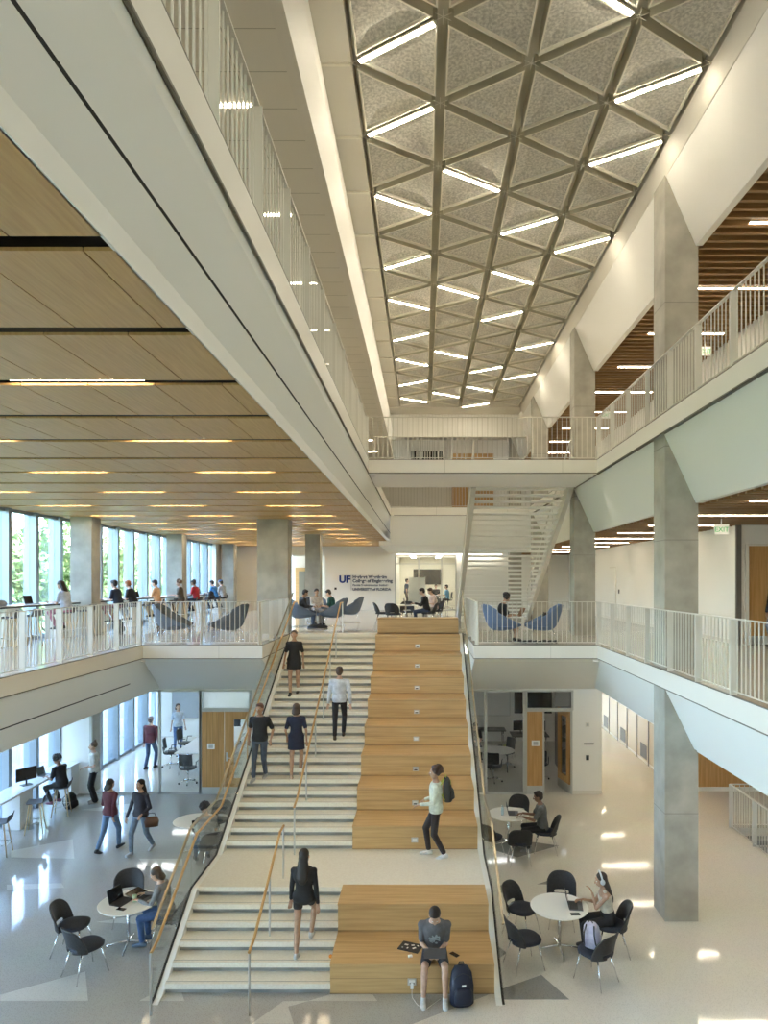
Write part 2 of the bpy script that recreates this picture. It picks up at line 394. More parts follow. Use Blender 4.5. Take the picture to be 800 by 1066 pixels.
# ---- triangulated acoustic ceiling
CZ = EZ + 7.6
cx = [-1.056 + 1.3235*i for i in range(5)]
e_ = 0.2187*7.6; ye = [1.3216*7.6 + e_*i for i in range(-9, 13)]; yo = [1.2123*7.6 + e_*i for i in range(-9, 14)]
q = MB(); g = 0.075
def tri(A, B, Cc):
    P = [V((p[0], p[1], CZ)) for p in (A, B, Cc)]
    ctr = (P[0]+P[1]+P[2])/3
    nrm = (P[1]-P[0]).cross(P[2]-P[0])
    if nrm.z > 0: P = [P[0], P[2], P[1]]
    a_, b_, c_ = [(P[(i+1) % 3]-P[(i+2) % 3]).length for i in range(3)]
    per = a_+b_+c_; inc = (P[0]*a_+P[1]*b_+P[2]*c_)/per
    r = nrm.length/per
    f = (r-g)/r
    I = [inc + (p-inc)*f for p in P]               # rim outer
    I2 = [inc + (p-inc)*((r-g-0.026)/r) for p in P]
    D = [inc + (p-inc)*f*0.42 + V((0,0,-0.10)) for p in P]    # faceted inner triangle, dropped
    I2 = [p + V((0,0,0.05)) for p in I2]; D = [p + V((0,0,0.20)) for p in D]
    up = V((0,0,0.26))
    # truncated corners
    for i in range(3):
        j = (i+1) % 3
        q.add([I[i], I[j], I2[j]+V((0,0,-0.05)), I2[i]+V((0,0,-0.05))], [(0,1,2,3)], 1)
        q.add([I2[i]+V((0,0,-0.05)), I2[j]+V((0,0,-0.05)), I2[j], I2[i]], [(0,1,2,3)], 1)
        q.add([I2[i], I2[j], D[j], D[i]], [(0,1,2,3)], 0)
        q.add([I[j], I[i], I[i]+up, I[j]+up], [(0,1,2,3)], 2)
    q.add(D, [(0,1,2)], 0)
nodes_ = []
for c in range(4):
    L_, R_ = (ye, yo) if c % 2 == 0 else (yo, ye)
    xl, xr = cx[c], cx[c+1]
    for i in range(len(ye)-1):
        tri((xl, L_[i]), (xl, L_[i+1]), (xr, R_[i+1] if c % 2 == 0 else R_[i]))
        if c % 2 == 0: tri((xr, R_[i]), (xr, R_[i+1]), (xl, L_[i]))
        else: tri((xr, R_[i]), (xr, R_[i+1]), (xl, L_[i+1]))
q.box(cx[0]-0.02, cx[4]+0.02, YB, ye[-1]+0.3, CZ+0.26, CZ+0.3, 2)
for c in range(5):                                 # node stars
    for y in (ye if c % 2 == 0 else yo):
        for k in range(6):
            t = pi/2 + k*pi/3; d = V((cos(t), sin(t), 0)); n_ = V((-sin(t), cos(t), 0)); p = V((cx[c], y, CZ))
            q.add([p - n_*0.008, p + d*0.13 - n_*0.004, p + d*0.13 + n_*0.004, p + n_*0.008], [(0,1,2,3)], 1)
struct(q, 'ceiling_triangles', [FELT, RIB, CHAN])
yend = ye[-1] + 0.05
q = MB(); q.box(-1.52, cx[0]-0.0, YB, yend, CZ-0.0, CZ+0.3, 0)
for y in ye: q.box(-1.50, cx[0]-0.02, y-0.025, y+0.025, CZ-0.03, CZ, 1)
q.prism([(cx[4], YB, CZ),(4.385, YB, 13.47),(4.45, YB, 13.47),(4.45, YB, CZ+0.3),(cx[4], YB, CZ+0.3)], (0, yend-YB, 0), 0)
q.box(-1.6, 4.9, yend-0.1, 31.4, CZ-0.02, CZ+0.3, 0)
struct(q, 'ceiling_edge', [TILE, RIB])
q = MB(); q.box(XW-0.4, 12.9, YB, 46, CZ+0.3, CZ+0.8); struct(q, 'ceiling_roof', [WHITE])
q = MB(); q.box(-1.6, 4.95, 31.2, 31.4, EZ+6.55, CZ)
for i in range(44): q.box(-1.55+0.15*i, -1.535+0.15*i, 31.175, 31.2, EZ+6.55, CZ-0.02, 1)
struct(q, 'wall_back_bulkhead', [WHITE, FASC])
# ---- walls
q = MB(); q.box(12.3, 12.5, YB, YE, 0, CZ); struct(q, 'wall_right_outer', [WHITE])
q = MB(); q.box(7.8, 8.0, 17.0, YE, F2, 7.55); q.box(7.8, 8.0, 5.0, YE, F3, 12.3); struct(q, 'wall_right_corridor', [WHITE])
q = MB(); q.box(7.8, 8.02, 16.9, 17.0, F2, 7.55); q.box(9.95, 12.5, 16.9, 17.0, F2, 7.55); q.box(8.02, 9.95, 16.9, 17.0, F2+2.45, 7.55)
struct(q, 'wall_right_cross', [WHITE])
q = MB(); q.box(7.72, 7.84, 16.82, 16.9, F2, 7.55, 0); q.box(7.96, 8.04, 16.85, 16.9, F2, F2+2.5, 1); q.box(8.04, 9.95, 16.85, 16.9, F2+2.45, F2+2.5, 1)
struct(q, 'trim_door_frame', [mat('dark_edge', (0.14,0.13,0.115), 0.6), FASC])
q = MB(); q.box(8.04, 9.0, 16.93, 16.98, F2+0.22, F2+2.45, 0); q.box(8.04, 9.0, 16.925, 16.985, F2+0.01, F2+0.22, 1); q.box(9.0, 9.95, 16.93, 16.98, F2+0.22, F2+2.45, 0); q.box(9.0, 9.95, 16.925, 16.985, F2+0.01, F2+0.22, 1)
struct(q, 'door_1', [OAKD, STEEL])
q = MB(); q.box(7.78, 7.8, 17.0, YE, F2, F2+0.1); q.box(7.78, 7.8, 5.0, YE, F3, F3+0.1); struct(q, 'baseboard_right', [FASC])
q = MB(); q.box(7.785, 7.8, 27.6, 28.55, F2, F2+2.15, 0); q.box(7.77, 7.785, 27.65, 28.5, F2+0.02, F2+2.1, 1)
struct(q, 'door_2', [FASC, WHITE])
# storey 1 right corridor
q = MB(); q.box(7.5, 7.7, 20.1, YE, 0, 3.07, 0); y = 20.3; i = 0
CRM = mat('cream_panel', (0.60,0.52,0.38), 0.5)
while y < YE-1.5:
    q.box(7.48, 7.5, y, y+1.12, 0.1, 2.9, 2); q.box(7.465, 7.48, y+1.13, y+1.19, 0, 3.0, 1)
    if i % 2 == 0: q.box(7.47, 7.482, y+0.15, y+0.8, 0.15, 0.62, 1)
    else: q.box(7.47, 7.482, y+0.25, y+0.95, 1.5, 1.62, 1)
    y += 1.2; i += 1
struct(q, 'wall_right_lockers', [WHITE, mat('vent_dark', (0.12,0.105,0.085), 0.6), CRM])
q = MB(); q.box(7.5, 12.5, 20.0, 20.1, 0.12, 3.07, 0); q.box(7.48, 12.5, 19.97, 20.1, 0, 0.12, 1); struct(q, 'wall_right_wood', [OAKD, FASC])
# ground floor room fronts: left
q = MB(); K = 36.1
q.box(XW, -9.62, WY, WY+0.1, 0, 3.07); q.box(-4.95, SL+0.1, WY, WY+0.1, 0, 3.07); q.box(-9.62, -4.95, WY, WY+0.1, 3.0, 3.07)
q.box(-4.95, -4.85, WY+0.1, 27.0, 0, 3.07); q.box(XW, -4.85, 27.0, 27.1, 0, 3.07)
struct(q, 'wall_meeting_room', [WHITE])
q = MB(); q.box(1.28, 1.36, WY, WY+0.1, 0, 3.07); q.box(4.30, 5.15, WY, WY+0.1, 0, 3.07); q.box(5.05, 5.15, WY+0.1, 27, 0, 3.07); q.box(SR, 4.3, WY, WY+0.1, 3.0, 3.07)
q.box(1.28, 1.34, WY+0.1, 27, 0, 3.07); q.box(1.28, 5.15, 26.2, 26.3, 0, 3.07); q.box(1.36, 4.95, WY+0.02, WY+0.1, 3.2, F2-T)
struct(q, 'wall_study_room', [WHITE])
q = MB(); q.box(4.30, 5.16, WY-0.012, WY, 0, 0.1); q.box(5.15, 5.162, WY+0.01, 27, 0, 0.1); struct(q, 'baseboard_study_room', [FASC])
# back wall of storey 2 with the lettering, glass room behind
q = MB(); q.box(-5.3, -1.5, 36.7, 36.9, F2, 8.1); q.box(-10.6, -7.3, 36.7, 36.9, F2, 8.1); q.box(-7.3, -5.3, 36.7, 36.9, F2+2.9, 8.1)
q.box(1.75, 8.0, 36.7, 36.9, F2, 8.1); q.box(-1.5, 1.75, 36.7, 36.9, 7.55, 8.1)
struct(q, 'wall_back', [WHITE])
q = MB(); q.box(-10.6, -10.4, 34.2, 36.7, F2, 8.1); struct(q, 'wall_left_end', [WHITE])
q = MB(); q.box(-1.6, -1.5, 36.9, 43.6, F2, 7.62); q.box(4.0, 4.1, 36.9, 43.6, F2, 7.62); q.box(-1.6, 4.1, 43.5, 43.6, F2, 7.62); struct(q, 'wall_lab', [mat('lab_wall', (0.80,0.76,0.62), 0.6)])
q = MB(); q.box(-7.3, 8, YE, 44, F2-0.3, F2); struct(q, 'floor_lab', [TERR])
# store room beyond the lettering wall
q = MB(); q.box(-7.3, -5.3, 38.2, 38.3, F2, 7.6, 0); q.box(-7.15, -6.3, 38.1, 38.2, F2, F2+2.3, 1); q.box(-6.95, -6.5, 38.08, 38.1, F2+0.3, F2+2.1, 2)
struct(q, 'wall_back_hall', [WHITE, OAK, mat('dim_glass', (0.25,0.24,0.2), 0.2)])
# storey 3 back
q = MB(); q.box(XW, 12.5, YE, YE+0.1, F3, CZ+0.3)
struct(q, 'wall_back_storey_3', [WHITE])
q = MB(); q.box(1.6, 3.9, 37.9, YE, F3, 13.2); struct(q, 'wall_back_wood', [OAKD])
q = MB(); q.box(-0.7, 1.1, 38.0, YE, F3+3.6, F3+4.2, 0); 
for i in range(12): q.box(-0.7+0.15*i, -0.66+0.15*i, 37.97, 38.0, F3+3.6, F3+4.2, 1)
struct(q, 'window_back_storey_3', [SCREEN, FRAME])
q = MB(); q.box(XW-0.3, XW, YB, YE, 8.0, CZ); struct(q, 'wall_left_upper', [WHITE])
q = MB(); q.box(XW-0.3, XW+0.02, YB, YE, 3.07, F2+0.03); struct(q, 'wall_left_spandrel', [MULL])
# ---- window wall, one frame per bay
def window(name, y0, y1, z0, z1, n):
    q = MB(); d = (y1-y0)/n
    for i in range(n + (1 if y1 > 30 else 0)):
        y = y0 + d*i; q.box(XW-0.2, XW+0.14, y-0.07, y+0.07, z0, z1)
    q.box(XW-0.1, XW+0.05, y0, y1, z0, z0+0.09); q.box(XW-0.1, XW+0.05, y0, y1, z1-0.08, z1)
    o = struct(q, name, [MULL]); p = MB()
    for i in range(n):
        y = y0 + d*i; p.box(XW-0.04, XW-0.03, y+0.07, y+d-0.07, z0+0.09, z1-0.08)
    p.build('window_pane', GLASS, o)
n_ = 1
for z0, z1 in ((0, 3.07), (F2+0.03, 8.0)):
    for y0, y1 in ((YB, 4.95), (4.95, 12.35), (12.35, 19.75), (19.75, 27.15), (27.15, 34.3)):
        window('window_%d' % n_, y0, y1, z0, z1, 7 if y0 == YB else 6); n_ += 1
# room glazing
def glaze(name, xs, y, z0, z1, mm=FRAME, w=0.03, rails=()):
    q = MB()
    for x in xs: q.box(x-w, x+w, y-0.03, y+0.05, z0, z1)
    q.box(xs[0], xs[-1], y-0.03, y+0.05, z0, z0+0.06); q.box(xs[0], xs[-1], y-0.03, y+0.05, z1-0.05, z1)
    for r in rails: q.box(xs[0], xs[-1], y-0.03, y+0.05, r-0.02, r+0.02)
    o = struct(q, name, [mm]); p = MB()
    for i in range(len(xs)-1): p.box(xs[i]+w, xs[i+1]-w, y+0.005, y+0.015, z0+0.06, z1-0.05)
    p.build('window_pane', GLASSI, o); return o
glaze('window_11', [-9.60, -7.62, -6.45], WY, 0, 3.0, w=0.035)
glaze('window_12', [-6.43, -5.0], WY, 2.42, 3.0)
glaze('window_13', [1.3, 1.80, 2.92], WY, 0, 3.0, w=0.04)
glaze('window_14', [2.97, 4.30], WY, 2.42, 3.0)
glaze('window_15', [-1.5, -0.25, 0.98, 1.75], 36.7, F2, 7.45, w=0.035, rails=(7.05,))
# doors of the ground floor rooms
q = MB(); q.box(-6.42, -5.76, WY-0.01, WY+0.04, 0.2, 2.38, 0); q.box(-6.42, -5.76, WY-0.015, WY+0.045, 0, 0.2, 1)
for x in (-6.25,-6.08,-5.91): q.box(x-0.004, x+0.004, WY-0.012, WY, 0.2, 2.38, 2)
for x in (-6.43, -5.03): q.box(x-0.03, x+0.03, WY-0.03, WY+0.06, 0, 2.42, 3)
q.box(-6.43, -5.03, WY-0.03, WY+0.06, 2.38, 2.42, 3)
o = struct(q, 'door_3', [OAKD, STEEL, mat('groove', (0.25,0.14,0.05), 0.6), FRAME])
q = MB(); y0, y1 = WY, WY+0.045
q.box(-5.74, -5.48, y0, y1, 0.2, 2.38); q.box(-5.10, -5.06, y0, y1, 0.2, 2.38); q.box(-5.48, -5.10, y0, y1, 0.2, 0.45); q.box(-5.48, -5.10, y0, y1, 2.15, 2.38)
l = q.build('door_leaf', OAKD, o); MB().box(-5.74, -5.06, WY-0.005, WY+0.05, 0, 0.2).build('kick_plate', STEEL, o)
MB().box(-5.48, -5.10, WY+0.015, WY+0.025, 0.45, 2.15).build('door_glass', GLASSI, o)
h = MB(); h.box(-5.70, -5.64, WY-0.02, WY, 0.95, 1.2); h.rod((-5.67, WY-0.05, 1.05), (-5.56, WY-0.05, 1.05), 0.01); h.rod((-5.67, WY, 1.05), (-5.67, WY-0.05, 1.05), 0.01); h.build('door_handle', STEEL, o)
q = MB(); q.box(2.98, 3.46, WY-0.01, WY+0.04, 0.24, 2.38, 0); q.box(2.98, 3.46, WY-0.015, WY+0.045, 0, 0.24, 1)
for x in (2.97, 3.47, 4.28): q.box(x-0.025, x+0.025, WY-0.03, WY+0.06, 0, 2.42, 3)
q.box(2.97, 4.28, WY-0.03, WY+0.06, 2.38, 2.42, 3)
o = struct(q, 'door_4', [OAKD, STEEL, STEEL, FRAME])
leaf = MB(); M = Matrix.Rotation(radians(103), 3, 'Z')      # opened into the room, hinge on the right
def lb(mb, x0, x1, z0, z1, t=0.022): mb.obox(V((4.24, WY+0.05, 0)) + M @ V(((x0+x1)/2, 0, 0)) + V((0,0,(z0+z1)/2)), ((x1-x0)/2, t, (z1-z0)/2), M)
lb(leaf, 0, 0.2, 0.25, 2.37); lb(leaf, 0.6, 0.8, 0.25, 2.37); lb(leaf, 0.2, 0.6, 2.17, 2.37); lb(leaf, 0.2, 0.6, 0.25, 0.45)
leaf.build('door_leaf', OAKD, o)
k_ = MB(); lb(k_, 0, 0.8, 0.01, 0.25, 0.024); k_.build('kick_plate', STEEL, o)
k_ = MB(); lb(k_, 0.2, 0.6, 0.45, 2.17, 0.006); k_.build('door_glass', GLASSI, o)

q = MB(); q.box(XW-0.3, 12.5, YB-0.3, YB, 0, F2-0.3); q.box(XW-0.3, 12.5, YB-0.3, YB, 13.2, CZ+0.3); q.box(XW-0.3, -8, YB-0.3, YB, F2-0.3, 13.2); q.box(9.5, 12.5, YB-0.3, YB, F2-0.3, 13.2); q.box(-8, 9.5, YB-0.3, YB, 8.3, F3+0.1); struct(q, 'wall_front', [WHITE])
for n_, (z0, z1) in enumerate(((F2-0.3, 8.3), (F3+0.1, 13.2))):  # unseen glazing behind the camera, added to bring in fill daylight
    q = MB()
    for i in range(15): q.box(-8+1.25*i-0.05, -8+1.25*i+0.05, YB-0.2, YB-0.02, z0, z1)
    o = struct(q, 'window_%d' % (16+n_), [MULL]); p = MB()
    for i in range(14): p.box(-8+1.25*i+0.05, -8+1.25*(i+1)-0.05, YB-0.12, YB-0.11, z0, z1)
    p.build('window_pane', glass('front_fill_glass', (0.46,0.43,0.37), 0.04), o)
q = MB(); q.box(7.5, 12.5, YE, YE+0.1, 0, F3); q.box(XW, 12.5, 46, 46.1, F2, CZ); struct(q, 'wall_back_right', [WHITE])
# ================================================================== STAIR, BLEACHER, GUARDS
R, TR = 0.1524, 0.305
YS, YL, YU = 10.19, 11.71, 13.35      # first nosing, landing front, landing back
YT = YU + 23*TR                       # top nosing
st = empty('grand_staircase', (-2.6, YS, 0), 0, 'wide pale terrazzo staircase with grey risers climbing beside the wooden seating tiers', 'staircase')
def W(mb, o=(2.6, -YS, 0)):
    mb.v = [(x+o[0], y+o[1], z+o[2]) for x, y, z in mb.v]; return mb
xs0, xs1 = SX0, -1.39
for i in range(5):
    y = YS + TR*i; z = R*(i+1); q = MB()
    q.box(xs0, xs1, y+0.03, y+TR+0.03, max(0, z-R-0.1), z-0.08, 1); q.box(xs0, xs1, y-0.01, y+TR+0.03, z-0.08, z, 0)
    q.box(xs0, xs1, y+0.05, y+0.062, z, z+0.0008, 1)
    W(q).build('step', [STEP, RISER], st)
ZL = 6*R
q = MB(); q.box(xs0, xs1, YL-0.01, YU+0.05, ZL-0.08, ZL, 0); q.box(xs0, xs1, YL+0.03, YU+0.05, 0, ZL-0.08, 1); q.box(xs1, SX1, YL+0.09, YU+0.05, 0, ZL, 0)
W(q).build('landing', [STEP, RISER], st)
for i in range(24):
    y = YU + TR*i; z = ZL + R*(i+1); q = MB()
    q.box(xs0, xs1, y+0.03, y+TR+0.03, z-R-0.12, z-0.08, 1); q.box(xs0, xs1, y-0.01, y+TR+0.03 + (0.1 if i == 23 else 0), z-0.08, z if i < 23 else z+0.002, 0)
    q.box(xs0, xs1, y+0.05, y+0.062, z, z+0.0008, 1)
    W(q).build('step', [STEP, RISER], st)
sl = [(YS-0.28, 0.0),(YS-0.12, 0.02),(YL-0.05, ZL+0.0),(YU-0.28, ZL+0.0),(YT-0.05, F2+0.02)]
def stringer(x0, x1, nm):
    q = MB(); lo = [(YT-0.05, F2-0.45),(YU+0.1, ZL-0.45),(YL+0.3, 0.0)]
    q.prism([(x0, y, z) for y, z in sl + lo], (x1-x0,0,0)); W(q).build(nm, WHITE2, st)
stringer(SX0-0.09, SX0, 'stringer'); stringer(SX1, SX1+0.09, 'stringer')
q = MB()
for x in (SX0-0.125, SX1+0.09): q.prism([(x, y, z+0.012) for y, z in sl] + [(x, y, z-0.1) for y, z in reversed(sl[1:])], (0.035,0,0))
W(q).build('glass_channel', DARK, st)
# wooden tiers
def outlet(parent, x, y, z, open_=True):
    q = MB(); q.box(x-0.065, x+0.065, y-0.012, y, z-0.05, z+0.05, 0)
    q.box(x-0.045, x+0.045, y-0.015, y-0.011, z-0.03, z+0.03, 1)
    if open_: q.box(x-0.035, x+0.035, y-0.018, y-0.011, z-0.028, z-0.005, 2)
    return q.build('power_outlet', [STEEL, PAPER, DARK], parent)
def tier(parent, x0, x1, y0, y1, z0, z1, off, out=True, op=True):
    q = MB(); h = z1-z0
    q.box(x0, x1, y0, y1, z0, z1-0.035, 0); q.box(x0-0.004, x1, y0-0.022, y1, z1-0.033, z1, 0); q.box(x0-0.002, x1, y0-0.002, y0, z1-0.045, z1-0.033, 1); q.box(x0-0.001, x1, y0-0.002, y0, max(z0, z1-3*R), max(z0, z1-3*R)+0.014, 1)  # dark strips paint a shade line under the nosing and along the base
    for k in (1,): q.box(x0, x1, y0-0.0015, y0, z0+h*0.5-0.003, z0+h*0.5+0.003, 1)
    for k in range(1, 4): q.box(x0, x1, y0+0.3*k-0.002, y0+0.3*k+0.002, z1, z1+0.0006, 1) if y0+0.3*k < y1 else None
    W(q, off); t = q.build('tier', [OAK, mat('oak_joint_shade', (0.3,0.18,0.07), 0.6) if 'oak_joint_shade' not in bpy.data.materials else bpy.data.materials['oak_joint_shade']], parent)
    if out: outlet(t, -0.17+off[0], y0-0.001+off[1], z0+h*0.40+off[2], op)
    return t
bl = empty('wooden_seating_tiers', (-0.17, YS, 0), 0, 'two-step oak seating block at the foot of the stairs', 'bleacher')
o_ = (0.17, -YS, 0)
tier(bl, xs1, SX1, YS, YS+0.93, 0, 3*R, o_); tier(bl, xs1, SX1, YS+0.93, YL+0.09, 0, 6*R, o_, True, False)
bu = empty('wooden_seating_tiers', (-0.17, YU, ZL), 0, 'tall flight of oak seating tiers rising from the landing to the upper floor', 'bleacher')
o_ = (0.17, -YU, -ZL)
for i in range(8):
    tier(bu, xs1+0.004, SX1, YU+0.915*i, YU+0.915*(i+1), ZL+3*R*i-0.05 if i else ZL, ZL+3*R*(i+1), o_, True, i not in (0, 3))
tier(bu, xs1+0.004, SX1, YU+0.915*8, YU+0.915*8+0.5, F2-0.05, F2+3*R, o_, False)
# guards of glass with rails
def off(path, d): return [(y, z+d) for y, z in path]
def guard(name, label, x, top, glass_top, rails, sgn):
    g = empty(name, (x, YS, 0), 0, label, 'glass railing')
    base = [(YS-0.22, 0.03),(YL-0.05, ZL+0.03),(YU-0.28, ZL+0.03),(YT+0.4, F2+0.2)]
    topp = [(YS-0.22, 0.03+glass_top),(YL-0.05, ZL+glass_top),(YU-0.28, ZL+glass_top),(YT+0.4, F2+0.17+glass_top)]
    def ip(path, y):
        for (a, b_), (c, d) in zip(path, path[1:]):
            if a <= y <= c: return b_ + (d-b_)*(y-a)/(c-a)
        return path[-1][1]
    cuts = [YS-0.22, YL-0.05, YU-0.28] + [YU-0.28 + (YT+0.68-YU)*k/5 for k in range(1, 6)]
    for a, c in zip(cuts, cuts[1:]):
        a2, c2 = a+0.008, c-0.008
        q = MB(); q.prism([(0, a2-YS, ip(base, a2)),(0, c2-YS, ip(base, c2)),(0, c2-YS, ip(topp, c2)),(0, a2-YS, ip(topp, a2))], (0.014,0,0)); q.build('glass_pane', GLASSB, g)
    q = MB(); q.bar([(0.007, y-YS, z) for y, z in topp], 0.035, 0.03); q.build('cap_rail', mat('brass_cap', (0.42,0.36,0.25), 0.3, 0.7) if 'brass_cap' not in bpy.data.materials else bpy.data.materials['brass_cap'], g)
    if rails:
        hp = [(YS-0.5, 0.88),(YS-0.25, 0.93),(YL-0.05, ZL+0.93),(YU-0.28, ZL+0.93),(YT+0.1, F2+0.95),(YT+0.5, F2+0.95)]
        q = MB(); q.tube([(sgn*0.10, y-YS, z) for y, z in hp], 0.022, 10); q.build('handrail', OAKR, g)
        q = MB(); q.rod((sgn*0.10, -0.5, 0), (sgn*0.10, -0.5, 0.88), 0.018); q.build('post', STEEL, g)
        for y in (0.6, 2.2, 4.2, 6.2, 8.2): 
            z = ip(hp, y+YS); q = MB(); q.rod((0.01, y, z-0.08), (sgn*0.10, y, z-0.06), 0.008); q.rod((sgn*0.10, y, z-0.06), (sgn*0.10, y, z), 0.008); q.build('bracket', STEEL, g)
guard('glass_railing', 'glass stair guard with oak handrail on the window side of the stairs', SX0-0.11, 0, 1.05, True, 1)
g2 = guard('glass_railing', 'glass guard without handrail beside the oak seating tiers', SX1+0.10, 0, 1.12, False, -1)
def center(label, pts, posts, x=-2.47):
    g = empty('handrail', (x, pts[0][0], 0), 0, label, 'handrail')
    y0 = pts[0][0]
    MB().tube([(0, y-y0, z) for y, z in pts], 0.022, 10).build('rail', OAKR, g)
    for y, z0, z1 in posts: MB().rod((0, y-y0, z0), (0, y-y0, z1), 0.017).build('post', STEEL, g)
nz = lambda y: ZL + R + (y-YU)*R/TR
center('oak handrail in the middle of the short lower flight', [(YS-0.52, 0.90),(YS-0.2, 0.96),(YL+0.05, ZL+0.92),(YL+0.36, ZL+0.92)],
       [(YS-0.5, 0, 0.9),(YS+0.78, 3*R, 1.45),(YL+0.33, ZL, ZL+0.92)])
center('long oak handrail in the middle of the upper flight', [(YU-0.3, ZL+0.92),(YU+0.02, ZL+1.0),(YT, F2+0.92),(YT+0.55, F2+0.92)],
       [(YU-0.28, ZL, ZL+0.92)] + [(YU+0.15+TR*k, ZL+R*(k+1), ZL+R*(k+1)+0.88) for k in (3, 7, 11, 15, 19)] + [(YT+0.5, F2, F2+0.92)])
# ---- metal railings of the galleries
def railing(label, p0, p1, zf, step=1.22, group=None, start=0.0):
    p0, p1 = V((*p0, 0)), V((*p1, 0)); L_ = (p1-p0).length; ang = atan2((p1-p0).y, (p1-p0).x)
    g = empty('metal_railing', (p0.x, p0.y, zf), ang, label, 'railing', group)
    MB().box(0, L_, -0.03, 0.03, 1.055, 1.07).build('top_rail', RAILP, g)
    xs = []; x = start
    while x < L_ - 0.3: xs.append(x); x += step
    xs.append(L_ - 0.012)
    for x in xs: MB().box(x-0.01, x+0.01, -0.05, 0.05, 0.0, 1.055).build('post', RAILP, g)
    for a, c in zip(xs, xs[1:]):
        q = MB(); n = max(2, round((c-a)/0.122)); q.box(a+0.01, c-0.01, -0.012, 0.012, 0.05, 0.065)
        for k in range(1, n):
            x = a + (c-a)*k/n; q.box(x-0.007, x+0.007, -0.007, 0.007, 0.06, 1.055)
        q.build('baluster_panel', RAILP, g)
RG = 'pale metal gallery railings'
railing('long pale metal railing on the second floor beside the window lounge', (XL-0.06, 16.79), (XL-0.06, 0.6), F2)
railing('pale railing across the slab end in front of the grey lounge chairs', (XL-0.06, 16.91), (SL-0.06, 16.91), F2, 1.5)
railing('pale railing running back along the window side of the stair opening', (SL-0.06, 16.97), (SL-0.06, 20.3), F2)
railing('pale railing in front of the blue lounge chairs', (SR+0.07, 16.91), (XR, 16.91), F2, 3.0)
railing('pale railing running back beside the seating tiers opening', (SR+0.06, 16.97), (SR+0.06, 20.9), F2)
railing('long pale metal railing of the second floor corridor beside the concrete columns', (XR+0.02, 16.85), (XR+0.02, 0.6), F2)
railing('pale metal railing of the third floor on the concrete column side', (XR+0.02, 16.85), (XR+0.02, 1.0), F3)
railing('pale metal railing of the third floor above the wood ceiling', (XL3-0.05, 16.79), (XL3-0.05, 1.0), F3)
railing('pale railing along the front of the third floor bridge', (XL3, 16.91), (XR, 16.91), F3, 10)
railing('pale railing along the rear of the third floor bridge', (XL3, 19.24), (1.2, 19.24), F3, 1.3)
railing('pale railing on the far third floor edge beyond the bridge', (XL3, 27.9), (4.2, 27.9), F3, 1.6)
railing('pale metal railing round the ground floor stairwell on the right', (7.68, 17.05), (7.68, 10.9), 0)
railing('short pale railing across the head of the ground floor stairwell', (7.68, 17.1), (9.6, 17.1), 0)
# ---- open-riser stair from storey 2 to the bridge, seen from below
us = empty('upper_stairs', (2.8, 19.3, F3), 0, 'open-riser white steel stairs climbing from the second floor to the bridge', 'staircase')
n = 29; run = 8.1/n; rise = 4.572/(n+1)
for i in range(n):
    y = run*i; z = -rise*(i+1)
    q = MB(); q.box(-1.30, 1.30, y, y+run+0.02, z-0.045, z, 0); q.box(-1.30, 1.30, y+run-0.0, y+run+0.02, z-0.045-0.02, z+0.0, 0)
    q.build('tread', [WHITE2], us)
for s in (-1, 1):
    x0 = 1.31 if s > 0 else -1.45
    q = MB(); q.prism([(x0, -0.02, -0.02),(x0, -0.02, -0.40),(x0, 8.0, -4.56),(x0, 8.55, -4.56),(x0, 8.55, -4.35)], (0.14,0,0)); q.build('stringer', RAILP, us)
    xr = s*1.36
    MB().bar([(xr, 0.0, 1.0),(xr, 8.2, -3.45)], 0.04, 0.03).build('handrail', RAILP, us)
    for k in range(7): MB().box(xr-0.01, xr+0.01, 0.1+1.3*k-0.02, 0.1+1.3*k+0.02, -0.25-0.733*k*1.0, 0.95-0.706*k).build('post', RAILP, us)
# ---- counters at the window wall
def counter(label, y0, y1, zf, x0=-10.45, x1=-9.86, h=0.98, dark=True, depthp=True):
    g = empty('window_counter', (x0, y0, zf), 0, label, 'counter')
    w, L_ = x1-x0, y1-y0
    q = MB(); q.box(0, w, 0, L_, h-0.05, h, 0); q.build('worktop', [COUNT], g)
    if dark: MB().box(w-0.02, w+0.012, 0, L_, h-0.055, h-0.02).build('edge_band', BLACK, g)
    y = 0.5
    while y < L_: MB().box(0.05, w-0.1, y, y+0.55, 0, h-0.05).build('leg_panel', COUNT if not dark else FASC, g); y += 2.45
counter('white window counter on the ground floor with a monitor on it', 9.0, 19.6, 0, dark=False, h=0.96)
counter('long window counter on the second floor nearest the camera', 6.0, 19.6, F2)
counter('second floor window counter between the two window columns', 20.4, 27.05, F2)
counter('farthest second floor window counter near the end wall', 27.8, 34.2, F2)
